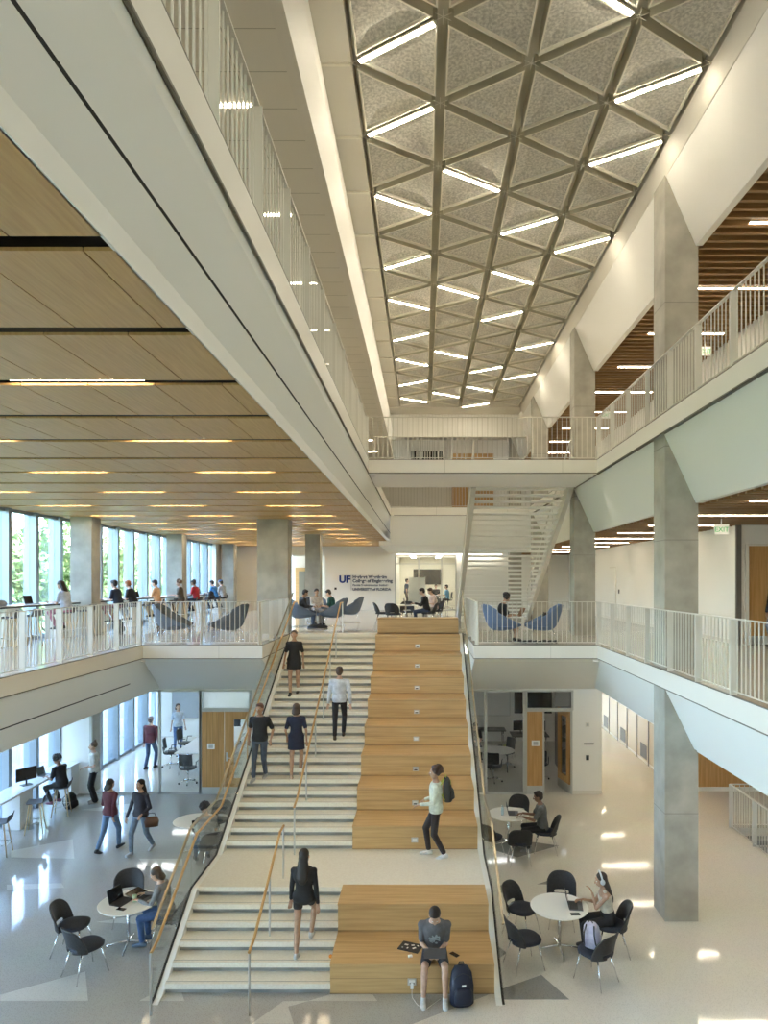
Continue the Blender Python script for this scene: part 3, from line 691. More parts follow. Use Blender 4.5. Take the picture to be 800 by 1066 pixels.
# ---- light fittings
def lightbar(name, p0, p1, lm, label, group, w=0.06, h=0.05, cat='ceiling light'):
    p0, p1 = V(p0), V(p1); c = (p0+p1)/2; d = p1-p0
    g = empty(name, c, atan2(d.y, d.x), label, cat, group); L_ = d.length/2
    MB().box(-L_, L_, -w/2, w/2, 0.0, h*0.6).build('housing', RIB, g)
    MB().box(-L_+0.01, L_-0.01, -w/2+0.004, w/2-0.004, -0.008, 0.0).build('diffuser', lm, g)
def lpx(px, py, z): k = (py-604.0)/(EZ-z); return ((px-441.0)/k, 711.0/k, z)
bars = [((368.8,70),(451,31.6)),((616,-4),(665,22)),((646.5,109),(738,77.6)),((380,146.6),(449,118)),((619,174),(696.5,151)),((462.5,181),(523,203)),((389,207),(448,226)),
 ((524,246),(584,230)),((582.7,264.5),(642,249)),((398.7,282),(447.5,268.5)),((515.4,284.6),(559.7,298)),((456.7,299),(501,312)),((403,313.4),(447.5,325)),((505,334.7),(548,325)),
 ((409,354.8),(446,346.8)),((541,364),(581.5,356.5)),((453,366.3),(488,373.8)),((411,375),(446,381)),((491,387),(526,381)),((530,395.6),(563,389.3)),((416,401),(446,396)),((488,402.5),(517,409)),
 ((451.6,409),(481,413.5)),((416.5,414),(446,419.2)),((483,424.4),(512,420.4))]
lane_n = {}
LN = ['lane on the window side', 'second lane from windows', 'third lane from windows', 'lane on the column side']
for a, c in bars:
    pa, pc = V(lpx(*a, CZ)), V(lpx(*c, CZ))
    def snap(p, first):
        best = min(((cx[i], y) for i in range(5) for y in (ye if i % 2 == 0 else yo)), key=lambda q_: (q_[0]-p.x)**2 + (q_[1]-p.y)**2)
        return V((best[0], best[1], 0))
    A, B = snap(pa, 1), snap(pc, 0); d = (B-A).normalized() if (B-A).length > 0.1 else V((1,0,0))
    A2, B2 = A + d*0.14 + V((0,0,CZ-0.03)), B - d*0.14 + V((0,0,CZ-0.03))
    ln = min(3, max(0, int(((A.x+B.x)/2 - cx[0])/1.3235))); lane_n[ln] = lane_n.get(ln, 0)+1
    lightbar('ceiling_light_bar', A2, B2, LBAR, 'triangle ceiling light bar, %s, %s from the camera end' % (LN[ln], ORD[lane_n[ln]-1]), 'light bars of the triangular ceiling', 0.075, 0.06)
for s, (xa, xb) in enumerate(((-3.85,-2.58), (-6.68,-5.42), (-9.5,-8.22))):
    i = 0
    for n in range(1 if s == 0 else 2, 13):
        y = 3.71+1.307*2 + (0 if s == 0 and n == 1 else 0) + 2.614*(n-1)
        if y > 36: break
        lightbar('wood_ceiling_light', (xa, y, 8.035), (xb, y, 8.035), LWARM, 'slim wood ceiling light, %s, %s from the camera end' % (['row by the white beam', 'middle row', 'row nearest the windows'][s], ORD[i]), 'lights of the wood panel ceiling', 0.05, 0.05); i += 1
for zz, nm in ((LZ2, 'second floor'), (LZ3, 'third floor')):
    for i in range(12):
        y = 3.75 + 2.62*i
        if y > 36: break
        lightbar('slat_ceiling_light', (5.55, y, zz+0.0), (7.42, y, zz+0.0), LSLAT, 'linear light in the %s slatted ceiling, %s from the camera end' % (nm, ORD[i]), '%s slat ceiling lights' % nm, 0.06, 0.05)
for i in range(12):
    y = 3.5 + 2.61*i
    lightbar('tile_ceiling_light', (-2.75, y, 12.235), (-2.18, y, 12.235), LSLAT, 'short light in the pale tiled third floor ceiling, %s from the camera end' % ORD[i], 'third floor tile ceiling lights', 0.07, 0.03)
lightbar('cove_light', (-1.45, 36.5, 7.56), (4.2, 36.5, 7.56), LCOVE, 'long bright cove light above the glass lab front', None, 0.12, 0.1)
for i, (x, y) in enumerate(((-0.6, 39), (0.9, 39), (-0.6, 41.5), (0.9, 41.5))):
    lightbar('lab_ceiling_light', (x, y-0.9, 7.55), (x, y+0.9, 7.55), LROOM, 'white ceiling light in the glass lab, %s' % ['near, above the whiteboard side', 'near, above the black screen side', 'far, whiteboard side', 'far, black screen side'][i], 'lab ceiling lights', 0.3, 0.05)
for i, (x, y, w_) in enumerate(((-8.6, 22, 'left meeting room, near'), (-8.6, 25, 'left meeting room, far'), (-6.2, 23.5, 'left meeting room by the door'), (2.4, 22.5, 'right study room, near the glass'))):
    lightbar('room_ceiling_light', (x-0.6, y, 3.05), (x+0.6, y, 3.05), LROOM, 'ceiling light in the ' + w_, 'ground floor room lights', 0.2, 0.05)
# downlights that graze the panels, and along the ground-floor ceiling on the right
def downlight(x, y, z, label, e, ang=100, col=(1.0,0.88,0.70), tilt=0.0):
    g = empty('downlight', (x, y, z), 0, label, 'downlight', 'recessed downlights')
    MB().lathe([(0.02,0.0),(0.06,0.0),(0.065,-0.012),(0.045,-0.014),(0.045,-0.004),(0.02,-0.004)], n=16).build('ring', WHITE, g)
    ld = bpy.data.lights.new('lamp', 'SPOT'); ld.energy = e; ld.color = col; ld.spot_size = radians(ang); ld.spot_blend = 0.8; ld.shadow_soft_size = 0.04
    lo = bpy.data.objects.new('lamp', ld); COL.objects.link(lo); lo.parent = g; lo.location = (0,0,-0.03); lo.rotation_euler = (0, radians(tilt), 0)
for i in range(13):
    y = 3.75 + 2.62*i
    lightbar('corridor_ceiling_light', (5.6, y, 3.062), (7.3, y, 3.062), LSLAT, 'linear light in the ground floor corridor ceiling, %s from the camera end' % ORD[i], 'ground floor corridor lights', 0.07, 0.02)
for i, y in enumerate((18.6, 21.0, 23.4, 25.8)):
    downlight(7.1, y, LZ2-0.0, 'round downlight washing the second floor corridor wall, %s from the cross wall' % ORD[i], 30, 75)
for x, y, z, w_, tl, en in ((XL3+0.10, 17.2, F3-0.36, 'at the bridge corner by the wood ceiling side', 12, 30), (XR-0.10, 17.2, F3-0.36, 'at the bridge corner by the concrete columns', -14, 30),
                     (XL3+0.12, 27.4, F3-0.36, 'at the far end of the long white beam', 12, 16), (XL+0.12, 16.6, F2-0.36, 'over the meeting room corner of the slab edge', 16, 16), (XR-0.12, 16.6, F2-0.36, 'over the study room corner of the slab edge', -16, 16)):
    downlight(x, y, z, 'small downlight ' + w_, en, 60, tilt=tl)
# ---- exit signs, wall plates
def wtext(name, body, size, x, y, z, m, parent, al='LEFT', bold=0.0, ex=0.01):
    c = bpy.data.curves.new(name, 'FONT'); c.body = body; c.size = size; c.extrude = ex; c.offset = bold; c.align_x = al; c.materials.append(m)
    t = bpy.data.objects.new(name, c); COL.objects.link(t)
    dg = bpy.context.evaluated_depsgraph_get(); me = bpy.data.meshes.new_from_object(t.evaluated_get(dg)); bpy.data.objects.remove(t)
    t = link(name, me, parent); t.rotation_euler = (pi/2,0,0); t.location = (x, y, z); return t
def exit_sign(x, y, z, label):
    g = empty('exit_sign', (x, y, z), 0, label, 'exit sign', 'exit signs')
    MB().box(-0.16, 0.16, -0.02, 0.02, -0.22, 0.0).build('housing', PAPER, g)
    MB().rod((0,0,0), (0,0,0.12), 0.012).build('stem', STEEL, g)
    wtext('lettering', 'EXIT', 0.15, 0, -0.023, -0.165, GREENS, g, 'CENTER', ex=0.002)
exit_sign(6.55, 15.0, 7.4, 'white box exit sign hanging below the second floor slatted ceiling')
exit_sign(7.1, 17.2, 12.05, 'exit sign behind the third floor railing nearest the front column')
exit_sign(6.0, 22.4, 11.7, 'exit sign behind the third floor railing near the far columns')
sg = empty('wall_sign', (-3.2, 36.68, 6.0), 0, 'dark blue UF college lettering on the white back wall', 'sign')
wtext('logo', 'UF', 0.52, -1.33, 0, 0.05, NAVY, sg, bold=0.022)
wtext('lettering', 'Herbert Wertheim', 0.235, -0.60, 0, 0.27, INK, sg, bold=0.010); wtext('lettering', 'College of Engineering', 0.235, -0.60, 0, 0.06, INK, sg, bold=0.010)
wtext('lettering', 'Florida Semiconductor Institute', 0.15, -0.60, 0, -0.14, INK, sg, bold=0.004); wtext('lettering', 'UNIVERSITY of FLORIDA', 0.19, -0.60, 0, -0.38, INK, sg, bold=0.008)
MB().box(-0.68, -0.665, -0.01, 0, -0.38, 0.45).build('divider_line', INK, sg)
def plate(name, label, x, y, z, w, h, m, cat, axis='y', group=None):
    q = MB()
    if axis == 'y': q.box(-w/2, w/2, -0.015, 0, -h/2, h/2, 0); q.box(-w*0.3, w*0.3, -0.019, -0.014, -h*0.3, h*0.3, 1)
    else: q.box(-0.015, 0, -w/2, w/2, -h/2, h/2, 0); q.box(-0.019, -0.014, -w*0.3, w*0.3, -h*0.3, h*0.3, 1)
    o = q.build(name, [m, mat('plate_inset', (0.5,0.5,0.48), 0.5) if m is not BLACK else mat('reader_face', (0.05,0.05,0.055), 0.2)]); o.location = (x,y,z); return tag(o, label, cat, group)
plate('paper_notice', 'white paper notice taped on the oak door of the meeting room', -6.13, WY-0.015, 1.38, 0.21, 0.16, PAPER, 'notice')
plate('paper_notice', 'white paper notice on the oak panel of the study room', 3.24, WY-0.015, 1.47, 0.23, 0.16, PAPER, 'notice')
plate('card_reader', 'black card reader on the white pier beside the study room', 4.74, WY, 1.05, 0.09, 0.14, BLACK, 'card reader')
plate('room_sign', 'thin dark room sign on the white pier above the card reader', 4.78, WY, 1.45, 0.29, 0.035, BLACK, 'sign')
plate('thermostat', 'pale thermostat on the white pier above the room sign', 4.74, WY, 2.0, 0.12, 0.12, FASC, 'thermostat')
plate('thermostat', 'pale oval wall plate on the second floor corridor wall near the exit sign', 7.8, 20.0, 6.5, 0.14, 0.22, FASC, 'wall plate', 'x')
plate('card_reader', 'black card reader beside the pale second floor corridor door', 7.8, 27.2, F2+1.15, 0.1, 0.16, BLACK, 'card reader', 'x')
plate('light_switch', 'tiny black switch plate on the lettering wall', -4.72, 36.68, 5.72, 0.12, 0.12, BLACK, 'switch')
# ================================================================== FURNITURE
def grid_mesh(fn, nu, nv, hole=None):
    vs = [fn(i/nu, j/nv) for j in range(nv+1) for i in range(nu+1)]; fs = []
    for j in range(nv):
        for i in range(nu):
            if hole and hole(i/nu+0.5/nu, j/nv+0.5/nv): continue
            a = j*(nu+1)+i; fs.append((a, a+1, a+nu+2, a+nu+1))
    q = MB(); q.add(vs, fs); return q
def shell(fn, nu, nv, th, hole=None, sub=1):
    return evalmesh(grid_mesh(fn, nu, nv, hole), [('SOLIDIFY', dict(thickness=th, offset=0)), ('SUBSURF', dict(levels=sub, render_levels=sub))])
def mlink(name, me, m, parent):
    me.materials.clear(); me.materials.append(m); return link(name, me, parent)
# -- armless shell chair: faces +Y
def make_chair(name='shell_chair', backm=CHARB, seatm=CHARS):
    t = empty(name, (0,0,0)); tag(t, None, 'chair')
    q = MB(); q.loft([((0,0.0,0.415), (0.20,0,0), (0,0.20,0)), ((0,0.01,0.43), (0.245,0,0), (0,0.24,0)), ((0,0.01,0.465), (0.25,0,0), (0,0.245,0)), ((0,0.01,0.482), (0.20,0,0), (0,0.20,0)), ((0,0.01,0.485), (0.06,0,0), (0,0.06,0))], 24, p=0.8)
    q.build('seat', seatm, t, True)
    def back(u, v):
        a = (u-0.5)*2; w = 1.12 - 0.12*v; ang = a*w
        r = 0.285 + 0.03*v; top = 0.83 - 0.15*abs(a)**3.5
        z = 0.42 + (top-0.42)*v
        return (r*sin(ang), -r*cos(ang)*0.95 + 0.02 - 0.07*v*v, z)
    me = shell(back, 14, 9, 0.028, lambda u, v: abs(u-0.5) < 0.19*(1 - ((v-0.15)/0.14)**2 if abs(v-0.15) < 0.14 else 0))
    mlink('backrest', me, backm, t)
    for sx in (-1, 1):
        for y0, y1 in ((0.16, 0.245), (-0.15, -0.27)):
            MB().rod((sx*0.15, y0, 0.42), (sx*0.225, y1, 0.0), 0.012, 0.008).build('leg', CHROME, t, True)
    return t
chairP = Proto(make_chair())
CG = 'dark shell chairs at the round tables'
def face(dx, dy): return atan2(dy, dx) - pi/2
# -- round tables
def make_table():
    t = empty('round_table', (0,0,0)); tag(t, None, 'table')
    MB().lathe([(0.02,0.705),(0.44,0.708),(0.475,0.722),(0.48,0.735),(0.475,0.74),(0.02,0.7405)], n=48).build('tabletop', TABW, t, auto=True)
    MB().rod((0,0,0.06), (0,0,0.71), 0.028).build('column', CHROME, t, True)
    for k in range(4):
        a = k*pi/2 + 0.02; c, s_ = cos(a), sin(a)
        q = MB(); q.cap((c*0.02, s_*0.02, 0.085), (c*0.34, s_*0.34, 0.03), 0.02, 0.013); q.rod((c*0.33, s_*0.33, 0.0), (c*0.33, s_*0.33, 0.035), 0.016); q.build('leg', CHROME, t, True)
    return t
tableP = Proto(make_table())
def laptop(x, y, z, rz, label, col=METALG, ang=105, w=0.32, d=0.22, logo=True, group=None, tilt=0.0):
    t = empty('laptop', (x, y, z), rz, label, 'laptop', group); t.rotation_euler = (tilt, 0, rz)
    MB().box(-w/2, w/2, -d/2, d/2, 0.0, 0.014).build('base', col, t)
    MB().box(-w/2+0.02, w/2-0.02, -d/2+0.08, d/2-0.01, 0.014, 0.0155).build('keyboard', BLACK, t)
    M = Matrix.Rotation(radians(ang-90), 3, 'X').inverted()   # open beyond upright, screen at +Y side
    q = MB(); q.obox(V((0, d/2, 0.014)) + M @ V((0, 0.003, d/2)), (w/2, 0.004, d/2), M, 0); q.build('lid', col, t)
    q = MB(); q.obox(V((0, d/2, 0.014)) + M @ V((0, -0.002, d/2)), (w/2-0.01, 0.0012, d/2-0.01), M, 0); q.build('screen', SCREEN, t)
    return t
def phone(x, y, z, rz, label):
    q = MB(); q.box(-0.037, 0.037, -0.075, 0.075, 0, 0.008, 0); q.box(-0.034, 0.034, -0.07, 0.07, 0.008, 0.009, 1)
    o = q.build('phone', [BLACK, SCREEN]); o.location = (x,y,z); o.rotation_euler = (0,0,rz); return tag(o, label, 'phone')
T1 = (2.27, 11.40); T2 = (-4.99, 11.54); T3 = (-5.17, 15.46); T4 = (1.98, 15.9); T5 = (-0.62, 24.0)
TG = 'round white tables'
tableP.put((*T1, 0), 0.0, 'round white table nearest the front concrete column with a grey laptop', TG)
tableP.put((*T2, 0), 0.15, 'round white table near the window side handrail with two laptops and a cup', TG)
tableP.put((*T3, 0), 0.3, 'round white table behind the stair handrail below the meeting room door', TG)
tableP.put((*T4, 0), 0.1, 'round white table in front of the study room glass', TG)
tableP.put((*T5, F2), 0.2, 'round white table on the second floor behind the seating tiers', TG)
def chair(x, y, dx, dy, label, z=0.0, group=CG): return chairP.put((x, y, z), face(dx, dy), label, group)
chair(1.72, 11.92, 0.8, -0.65, 'empty dark shell chair at the front column table, back opening showing towards the camera')
chair(2.48, 12.25, -0.2, -1, 'empty dark shell chair on the far side of the front column table')
chair(1.62, 10.92, 1, 0.35, 'empty dark shell chair beside the glass guard at the front column table')
chair(2.66, 10.55, -0.7, 0.85, 'dark shell chair holding a lilac backpack')
chair(3.12, 11.35, -1, 0.1, 'dark shell chair under the woman with headphones')
chair(-5.35, 12.35, 0.3, -1, 'empty black shell chair on the far side of the table with two laptops')
chair(-5.83, 11.36, 1, 0.05, 'empty black shell chair farthest left at the table with two laptops')
chair(-5.30, 10.72, 0.55, 0.8, 'empty black shell chair nearest the camera at the table with two laptops')
chair(-4.33, 11.62, -1, -0.05, 'shell chair under the woman in jeans at the table with two laptops')
chair(-4.92, 16.3, -0.3, -1, 'empty black shell chair behind the table below the meeting room door')
chair(-4.62, 14.75, -0.55, 0.8, 'shell chair under the person with a black laptop by the stairs')
chair(2.30, 16.75, -0.4, -1, 'empty black shell chair closest to the study room glass')
chair(2.10, 14.95, 0.0, 1, 'empty black shell chair with its back to the camera at the study room table')
chair(2.78, 15.55, -1, 0.2, 'dark shell chair under the man in a grey shirt')
chair(1.50, 15.25, 0.5, 0.6, 'mostly hidden dark shell chair at the study room table beside the glass guard')
SG = 'dark chairs at the second floor table'
chair(-1.42, 23.9, 1, 0, 'dark chair farthest left behind the seating tiers on the second floor', F2, SG)
chair(-1.0, 23.2, 0.35, 1, 'dark chair with its back to the camera behind the seating tiers', F2, SG)
chair(-0.60, 24.95, 0, -1, 'dark chair on the far side of the second floor table', F2, SG)
chair(0.18, 24.0, -1, 0.0, 'dark chair under the person in black behind the seating tiers', F2, SG)
# -- lounge chair, faces +Y
def make_lounge(m):
    t = empty('lounge_chair', (0,0,0)); tag(t, None, 'lounge chair')
    path = [(0.48,0.42),(0.34,0.345),(0.05,0.30),(-0.20,0.31),(-0.33,0.42),(-0.40,0.62),(-0.47,0.85),(-0.50,0.97)]
    def pp(v):
        f = v*(len(path)-1); i = min(int(f), len(path)-2); f -= i
        return path[i][0]+(path[i+1][0]-path[i][0])*f, path[i][1]+(path[i+1][1]-path[i][1])*f
    def sh(u, v):
        y, z = pp(v); a = (u-0.5)*2
        w = 0.30 + 0.10*sin(pi*min(1, v*1.1)); w -= 0.14*max(0, v-0.75)*4*0.6
        tz = 0.44 + (0.98-0.44)*((0.48-y)/0.98)        # straight diagonal arm line
        s_ = abs(a)**2.2
        zz = z + (max(tz, z)-z)*s_*0.97; yy = y + (0.10*s_ if v > 0.45 else 0.0)
        return (a*w*(1+0.06*s_), yy, zz)
    mlink('shell', shell(sh, 12, 14, 0.05), m, t)
    q = MB(); q.loft([((0,0.10,0.36), (0.24,0,0), (0,0.26,0)), ((0,0.10,0.40), (0.27,0,0), (0,0.30,0)), ((0,0.10,0.43), (0.24,0,0), (0,0.27,0))], 20, p=0.7); q.build('seat_cushion', m, t, True)
    for s in (-1, 1):
        MB().tube([(s*0.22, 0.25, 0.36), (s*0.27, 0.36, 0.01), (s*0.27, -0.36, 0.01), (s*0.22, -0.22, 0.36)], 0.008).build('sled_leg', CHROME, t, True)
    MB().tube([(-0.27,0.34,0.012),(0.27,0.34,0.012)], 0.008).build('cross_bar', CHROME, t, True)
    return t
lgP = Proto(make_lounge(LOUNG2)); lbP = Proto(make_lounge(LOUNB)); lcP = Proto(make_lounge(LOUNG))
lgP.put((-6.62, 18.0, F2), face(1, 0.05), 'dark grey lounge chair behind the railing, its back towards the windows', 'grey lounge chairs behind the railing')
lgP.put((-5.12, 18.0, F2), face(-1, 0.0), 'dark grey lounge chair behind the railing, its back towards the thick column', 'grey lounge chairs behind the railing')
lbP.put((2.03, 17.85, F2), face(1, 0.12), 'bright blue lounge chair carrying the seated person', 'blue lounge chairs beside the upper stairs')
lbP.put((3.13, 17.85, F2), face(-1, 0.12), 'bright blue lounge chair holding a black bag', 'blue lounge chairs beside the upper stairs')
LG = 'blue grey lounge chairs near the lettering wall'
lcP.put((-4.25, 23.6, F2), face(1, 0.4), 'blue grey lounge chair with the person in dark clothes', LG)
lcP.put((-3.15, 23.9, F2), face(-1, 0.1), 'blue grey lounge chair with the person in the green shirt', LG)
lcP.put((-2.78, 26.0, F2), face(-1, 0.0), 'empty blue grey lounge chair nearest the lettering wall', LG)
lcP.put((-3.95, 25.2, F2), face(0.4, -1), 'blue grey lounge chair with the person in the beige shirt', LG)
# -- bar stool, faces +Y
def make_stool():
    t = empty('bar_stool', (0,0,0)); tag(t, None, 'stool')
    def sh(u, v):
        a = (u-0.5)*2; y = 0.20 - 0.40*min(v, 0.72)/0.72; z = 0.74 - 0.02*sin(pi*min(v,0.72)/0.72)
        if v > 0.72: y -= 0.05*(v-0.72)/0.28; z += 0.17*(v-0.72)/0.28
        s_ = abs(a)**2.5
        return (a*(0.22 - 0.03*max(0, v-0.6)), y + 0.02*s_*(1 if v > 0.7 else -1), z + 0.025*s_)
    mlink('seat', shell(sh, 8, 10, 0.022), STOOL, t)
    for sx in (-1, 1):
        for sy in (-1, 1): MB().rod((sx*0.12, sy*0.11, 0.72), (sx*0.21, sy*0.20, 0.0), 0.018, 0.012).build('leg', LEGW, t, True)
    r = 0.178; MB().tube([(r,r,0.26),(-r,r,0.26),(-r,-r,0.26),(r,-r,0.26),(r,r,0.26)], 0.008).build('foot_ring', STEEL, t)
    return t
stP = Proto(make_stool())
G1 = 'bar stools at the ground floor window counter'
XS = -9.52
stP.put((XS, 15.35, 0), face(-1, -0.25), 'grey bar stool with wooden legs at the ground floor counter, nearest the camera', G1)
stP.put((XS, 16.75, 0), face(-1, -0.35), 'empty grey bar stool behind the nearest one at the ground floor counter', G1)
stP.put((XS, 17.95, 0), face(-1, -0.3), 'grey bar stool under the person dressed in black at the ground floor counter', G1)
G2 = 'bar stools along the second floor window counters'
ST2 = [(14.6,'empty stool nearest the camera'),(15.66,'empty stool, second from the camera'),(16.5,'empty stool just before the woman in pink trousers'),(18.2,'stool under the woman in pink trousers'),(19.2,'empty stool beside the front window column'),
 (21.3,'stool under the man in the navy shirt'),(22.4,'stool under the red-haired person in black'),(23.4,'empty stool before the person in orange'),(24.4,'stool under the person in orange'),(25.6,'empty stool behind the person in orange'),
 (26.8,'stool under the person in brown'),(28.0,'empty stool beside the rear window column'),(28.6,'stool under the person in red'),(29.9,'empty stool between the red and blue shirts'),(31.2,'stool under the person in the blue shirt'),(32.4,'stool under the person with the cap')]
for y, l in ST2: stP.put((XS, y, F2), face(-1, random.uniform(-0.3, 0.3)), 'second floor window counter, grey ' + l, G2)
# -- office chair, faces +Y
def make_office(m):
    t = empty('office_chair', (0,0,0)); tag(t, None, 'chair')
    q = MB(); q.loft([((0,0,0.45), (0.21,0,0), (0,0.21,0)), ((0,0,0.47), (0.235,0,0), (0,0.235,0)), ((0,0,0.50), (0.22,0,0), (0,0.22,0))], 20, p=0.6); q.build('seat', m, t, True)
    mlink('backrest', shell(lambda u, v: ((u-0.5)*0.44, -0.22-0.05*v+0.06*(2*u-1)**2, 0.58+0.36*v), 8, 6, 0.022), m, t)
    MB().tube([(0,-0.05,0.45),(0,-0.24,0.47),(0,-0.26,0.66)], 0.018).build('back_support', BLACK, t, True)
    MB().rod((0,0,0.1), (0,0,0.46), 0.022).build('gas_lift', CHROME, t, True)
    for k in range(5):
        a = k*2*pi/5; q = MB(); q.cap((0,0,0.11), (0.26*cos(a), 0.26*sin(a), 0.075), 0.02, 0.013); b_ = q.build('base_leg', CHROME, t, True)
        MB().rod((0.27*cos(a)-0.012*sin(a), 0.27*sin(a)+0.012*cos(a), 0.028), (0.27*cos(a)+0.012*sin(a), 0.27*sin(a)-0.012*cos(a), 0.028), 0.028).build('caster', BLACK, b_, True)
    for s in (-1, 1): MB().tube([(s*0.22,-0.05,0.46),(s*0.26,-0.05,0.5),(s*0.26,-0.02,0.66),(s*0.26,0.14,0.67)], 0.014).build('armrest', BLACK, t, True)
    return t
ocP = Proto(make_office(mat('office_mesh', (0.035,0.04,0.045), 0.7)))
MG = 'office chairs round the meeting table'
ocP.put((-7.15, 20.75, 0), face(0.1, 1), 'office chair with its back to the glass in the meeting room, centre', MG)
ocP.put((-6.55, 21.0, 0), face(-0.4, 1), 'office chair in the meeting room nearest the oak door', MG)
ocP.put((-8.35, 22.6, 0), face(1, 0.2), 'office chair on the window side of the meeting table, nearer', MG)
ocP.put((-8.35, 23.9, 0), face(1, -0.1), 'office chair on the window side of the meeting table, farther', MG)
ocP.put((-7.2, 25.9, 0), face(0, -1), 'office chair at the far end of the meeting table', MG)
ocP.put((-5.85, 24.2, 0), face(-1, 0), 'office chair on the inner side of the meeting table', MG)
RG_ = 'office chairs in the study room'
ocP.put((2.15, 20.95, 0), face(0.3, 1), 'grey office chair just inside the study room glass', RG_)
ocP.put((2.75, 22.6, 0), face(-0.6, -0.4), 'office chair on the far side of the grey study room table', RG_)
ocP.put((3.62, 21.2, 0), face(0.2, 1), 'office chair seen through the open study room doorway', RG_)
ocP.put((3.75, 23.1, 0), face(-0.2, -1), 'office chair deep in the study room behind the doorway', RG_)
ocP.put((1.75, 23.5, 0), face(0.4, -1), 'office chair in the far corner of the study room by the stairs', RG_)
def desk(name, label, x0, x1, y0, y1, z, top, ht=0.73):
    g = empty(name, ((x0+x1)/2, (y0+y1)/2, z), 0, label, 'table'); a, c = (x1-x0)/2, (y1-y0)/2
    MB().box(-a, a, -c, c, ht-0.03, ht).build('tabletop', top, g)
    for sx in (-1, 1):
        for sy in (-1, 1): MB().rod((sx*(a-0.1), sy*(c-0.1), 0), (sx*(a-0.1), sy*(c-0.1), ht-0.03), 0.02).build('leg', CHROME, g, True)
desk('meeting_table', 'long pale meeting table in the glass meeting room', -7.85, -6.35, 21.5, 25.4, 0, COUNT)
tt = empty('study_table', (2.35, 21.9, 0), 0, 'rounded grey table on black legs inside the study room glass', 'table')
MB().lathe([(0.02,0.71),(0.56,0.71),(0.57,0.73),(0.02,0.735)], n=40).build('tabletop', mat('table_grey', (0.36,0.35,0.32), 0.4), tt, auto=True)
for k in range(3):
    a = k*2.1; MB().rod((0.35*cos(a), 0.35*sin(a), 0), (0.35*cos(a), 0.35*sin(a), 0.71), 0.018).build('leg', BLACK, tt, True)
desk('study_desk', 'dark desk behind the open study room doorway', 3.1, 4.4, 23.8, 24.6, 0, mat('desk_dark', (0.08,0.075,0.07), 0.4))
desk('lab_table', 'pale table in the glass lab on the second floor', -0.2, 1.4, 39.2, 40.2, F2, COUNT)
def wallboard(name, label, x0, x1, z0, z1, y, m, cat, fm=FRAME):
    g = empty(name, ((x0+x1)/2, y, z0), 0, label, cat); a = (x1-x0)/2
    q = MB(); q.box(-a, a, -0.02, 0.02, 0, z1-z0); q.build('surface', m, g)
    q = MB(); q.box(-a-0.02, a+0.02, -0.03, 0.02, -0.02, 0); q.box(-a-0.02, a+0.02, -0.03, 0.02, z1-z0, z1-z0+0.02); q.box(-a-0.02, -a, -0.03, 0.02, 0, z1-z0); q.box(a, a+0.02, -0.03, 0.02, 0, z1-z0); q.build('frame', fm, g)
wallboard('wall_screen', 'large black wall screen inside the glass lab', -0.62, 1.08, 5.92, 6.85, 43.45, SCREEN, 'screen', BLACK)
q = MB(); q.box(-0.45, 0.45, -0.02, 0.02, 0.25, 1.75, 0)
g = empty('mobile_whiteboard', (-0.35, 38.6, F2), 0, 'pale mobile whiteboard behind the lab glass', 'whiteboard'); q.build('board', mat('board', (0.66,0.66,0.60), 0.4), g)
for s in (-1, 1): MB().box(s*0.45-0.02, s*0.45+0.02, -0.25, 0.25, 0, 0.04).build('foot', STEEL, g); MB().box(s*0.45-0.015, s*0.45+0.015, -0.015, 0.015, 0.04, 1.8).build('post', STEEL, g)
wallboard('wall_screen', 'big pale grey projection board at the end of the meeting room', -9.9, -8.7, 0.75, 2.6, 26.95, mat('board_grey', (0.35,0.38,0.40), 0.4), 'whiteboard')
wallboard('whiteboard', 'white board on the rear wall of the study room', 1.5, 3.3, 1.0, 2.3, 26.15, PAPER, 'whiteboard')
wallboard('wall_screen', 'black wall screen on the rear wall of the study room', 3.5, 4.9, 1.1, 1.95, 26.15, SCREEN, 'screen', BLACK)
for x, y, l in ((3.45, 24.25, 'left'), (4.05, 24.2, 'right')):
    mn = empty('computer_monitor', (x, y, 0.731), pi + (0.2 if l == 'left' else -0.15), 'black monitor on the study room desk, the %s one of two' % l, 'monitor')
    MB().box(-0.27, 0.27, -0.012, 0.012, 0.12, 0.46).build('display', SCREEN, mn); MB().rod((0,0,0.01), (0,0,0.2), 0.02).build('stand', BLACK, mn); MB().box(-0.12, 0.12, -0.09, 0.09, 0, 0.012).build('foot', BLACK, mn)
desk('study_desk', 'low dark desk along the rear whiteboard of the study room', 1.5, 3.0, 24.7, 25.3, 0, mat('desk_dark2', (0.10,0.095,0.09), 0.4))
cb = empty('storage_cabinet', (4.72, 22.4, 0), 0, 'tall grey cabinet against the study room side wall', 'cabinet')
MB().box(-0.3, 0.3, -0.45, 0.45, 0, 1.95).build('carcass', mat('cabinet_grey', (0.22,0.22,0.21), 0.4), cb); MB().box(-0.325, -0.3, -0.44, -0.005, 0.05, 1.93).build('door', METALG, cb); MB().box(-0.325, -0.3, 0.005, 0.44, 0.05, 1.93).build('door', METALG, cb)
cv = empty('green_stool', (2.95, 23.6, 0), 0, 'small pale green stool in the study room', 'stool')
MB().lathe([(0.02,0.40),(0.2,0.40),(0.21,0.44),(0.18,0.47),(0.02,0.475)], n=24).build('seat', mat('seat_green', (0.32,0.38,0.14), 0.6), cv, True)
for k in range(4): MB().rod((0.12*cos(k*pi/2+0.8), 0.12*sin(k*pi/2+0.8), 0.4), (0.18*cos(k*pi/2+0.8), 0.18*sin(k*pi/2+0.8), 0), 0.012).build('leg', CHROME, cv, True)
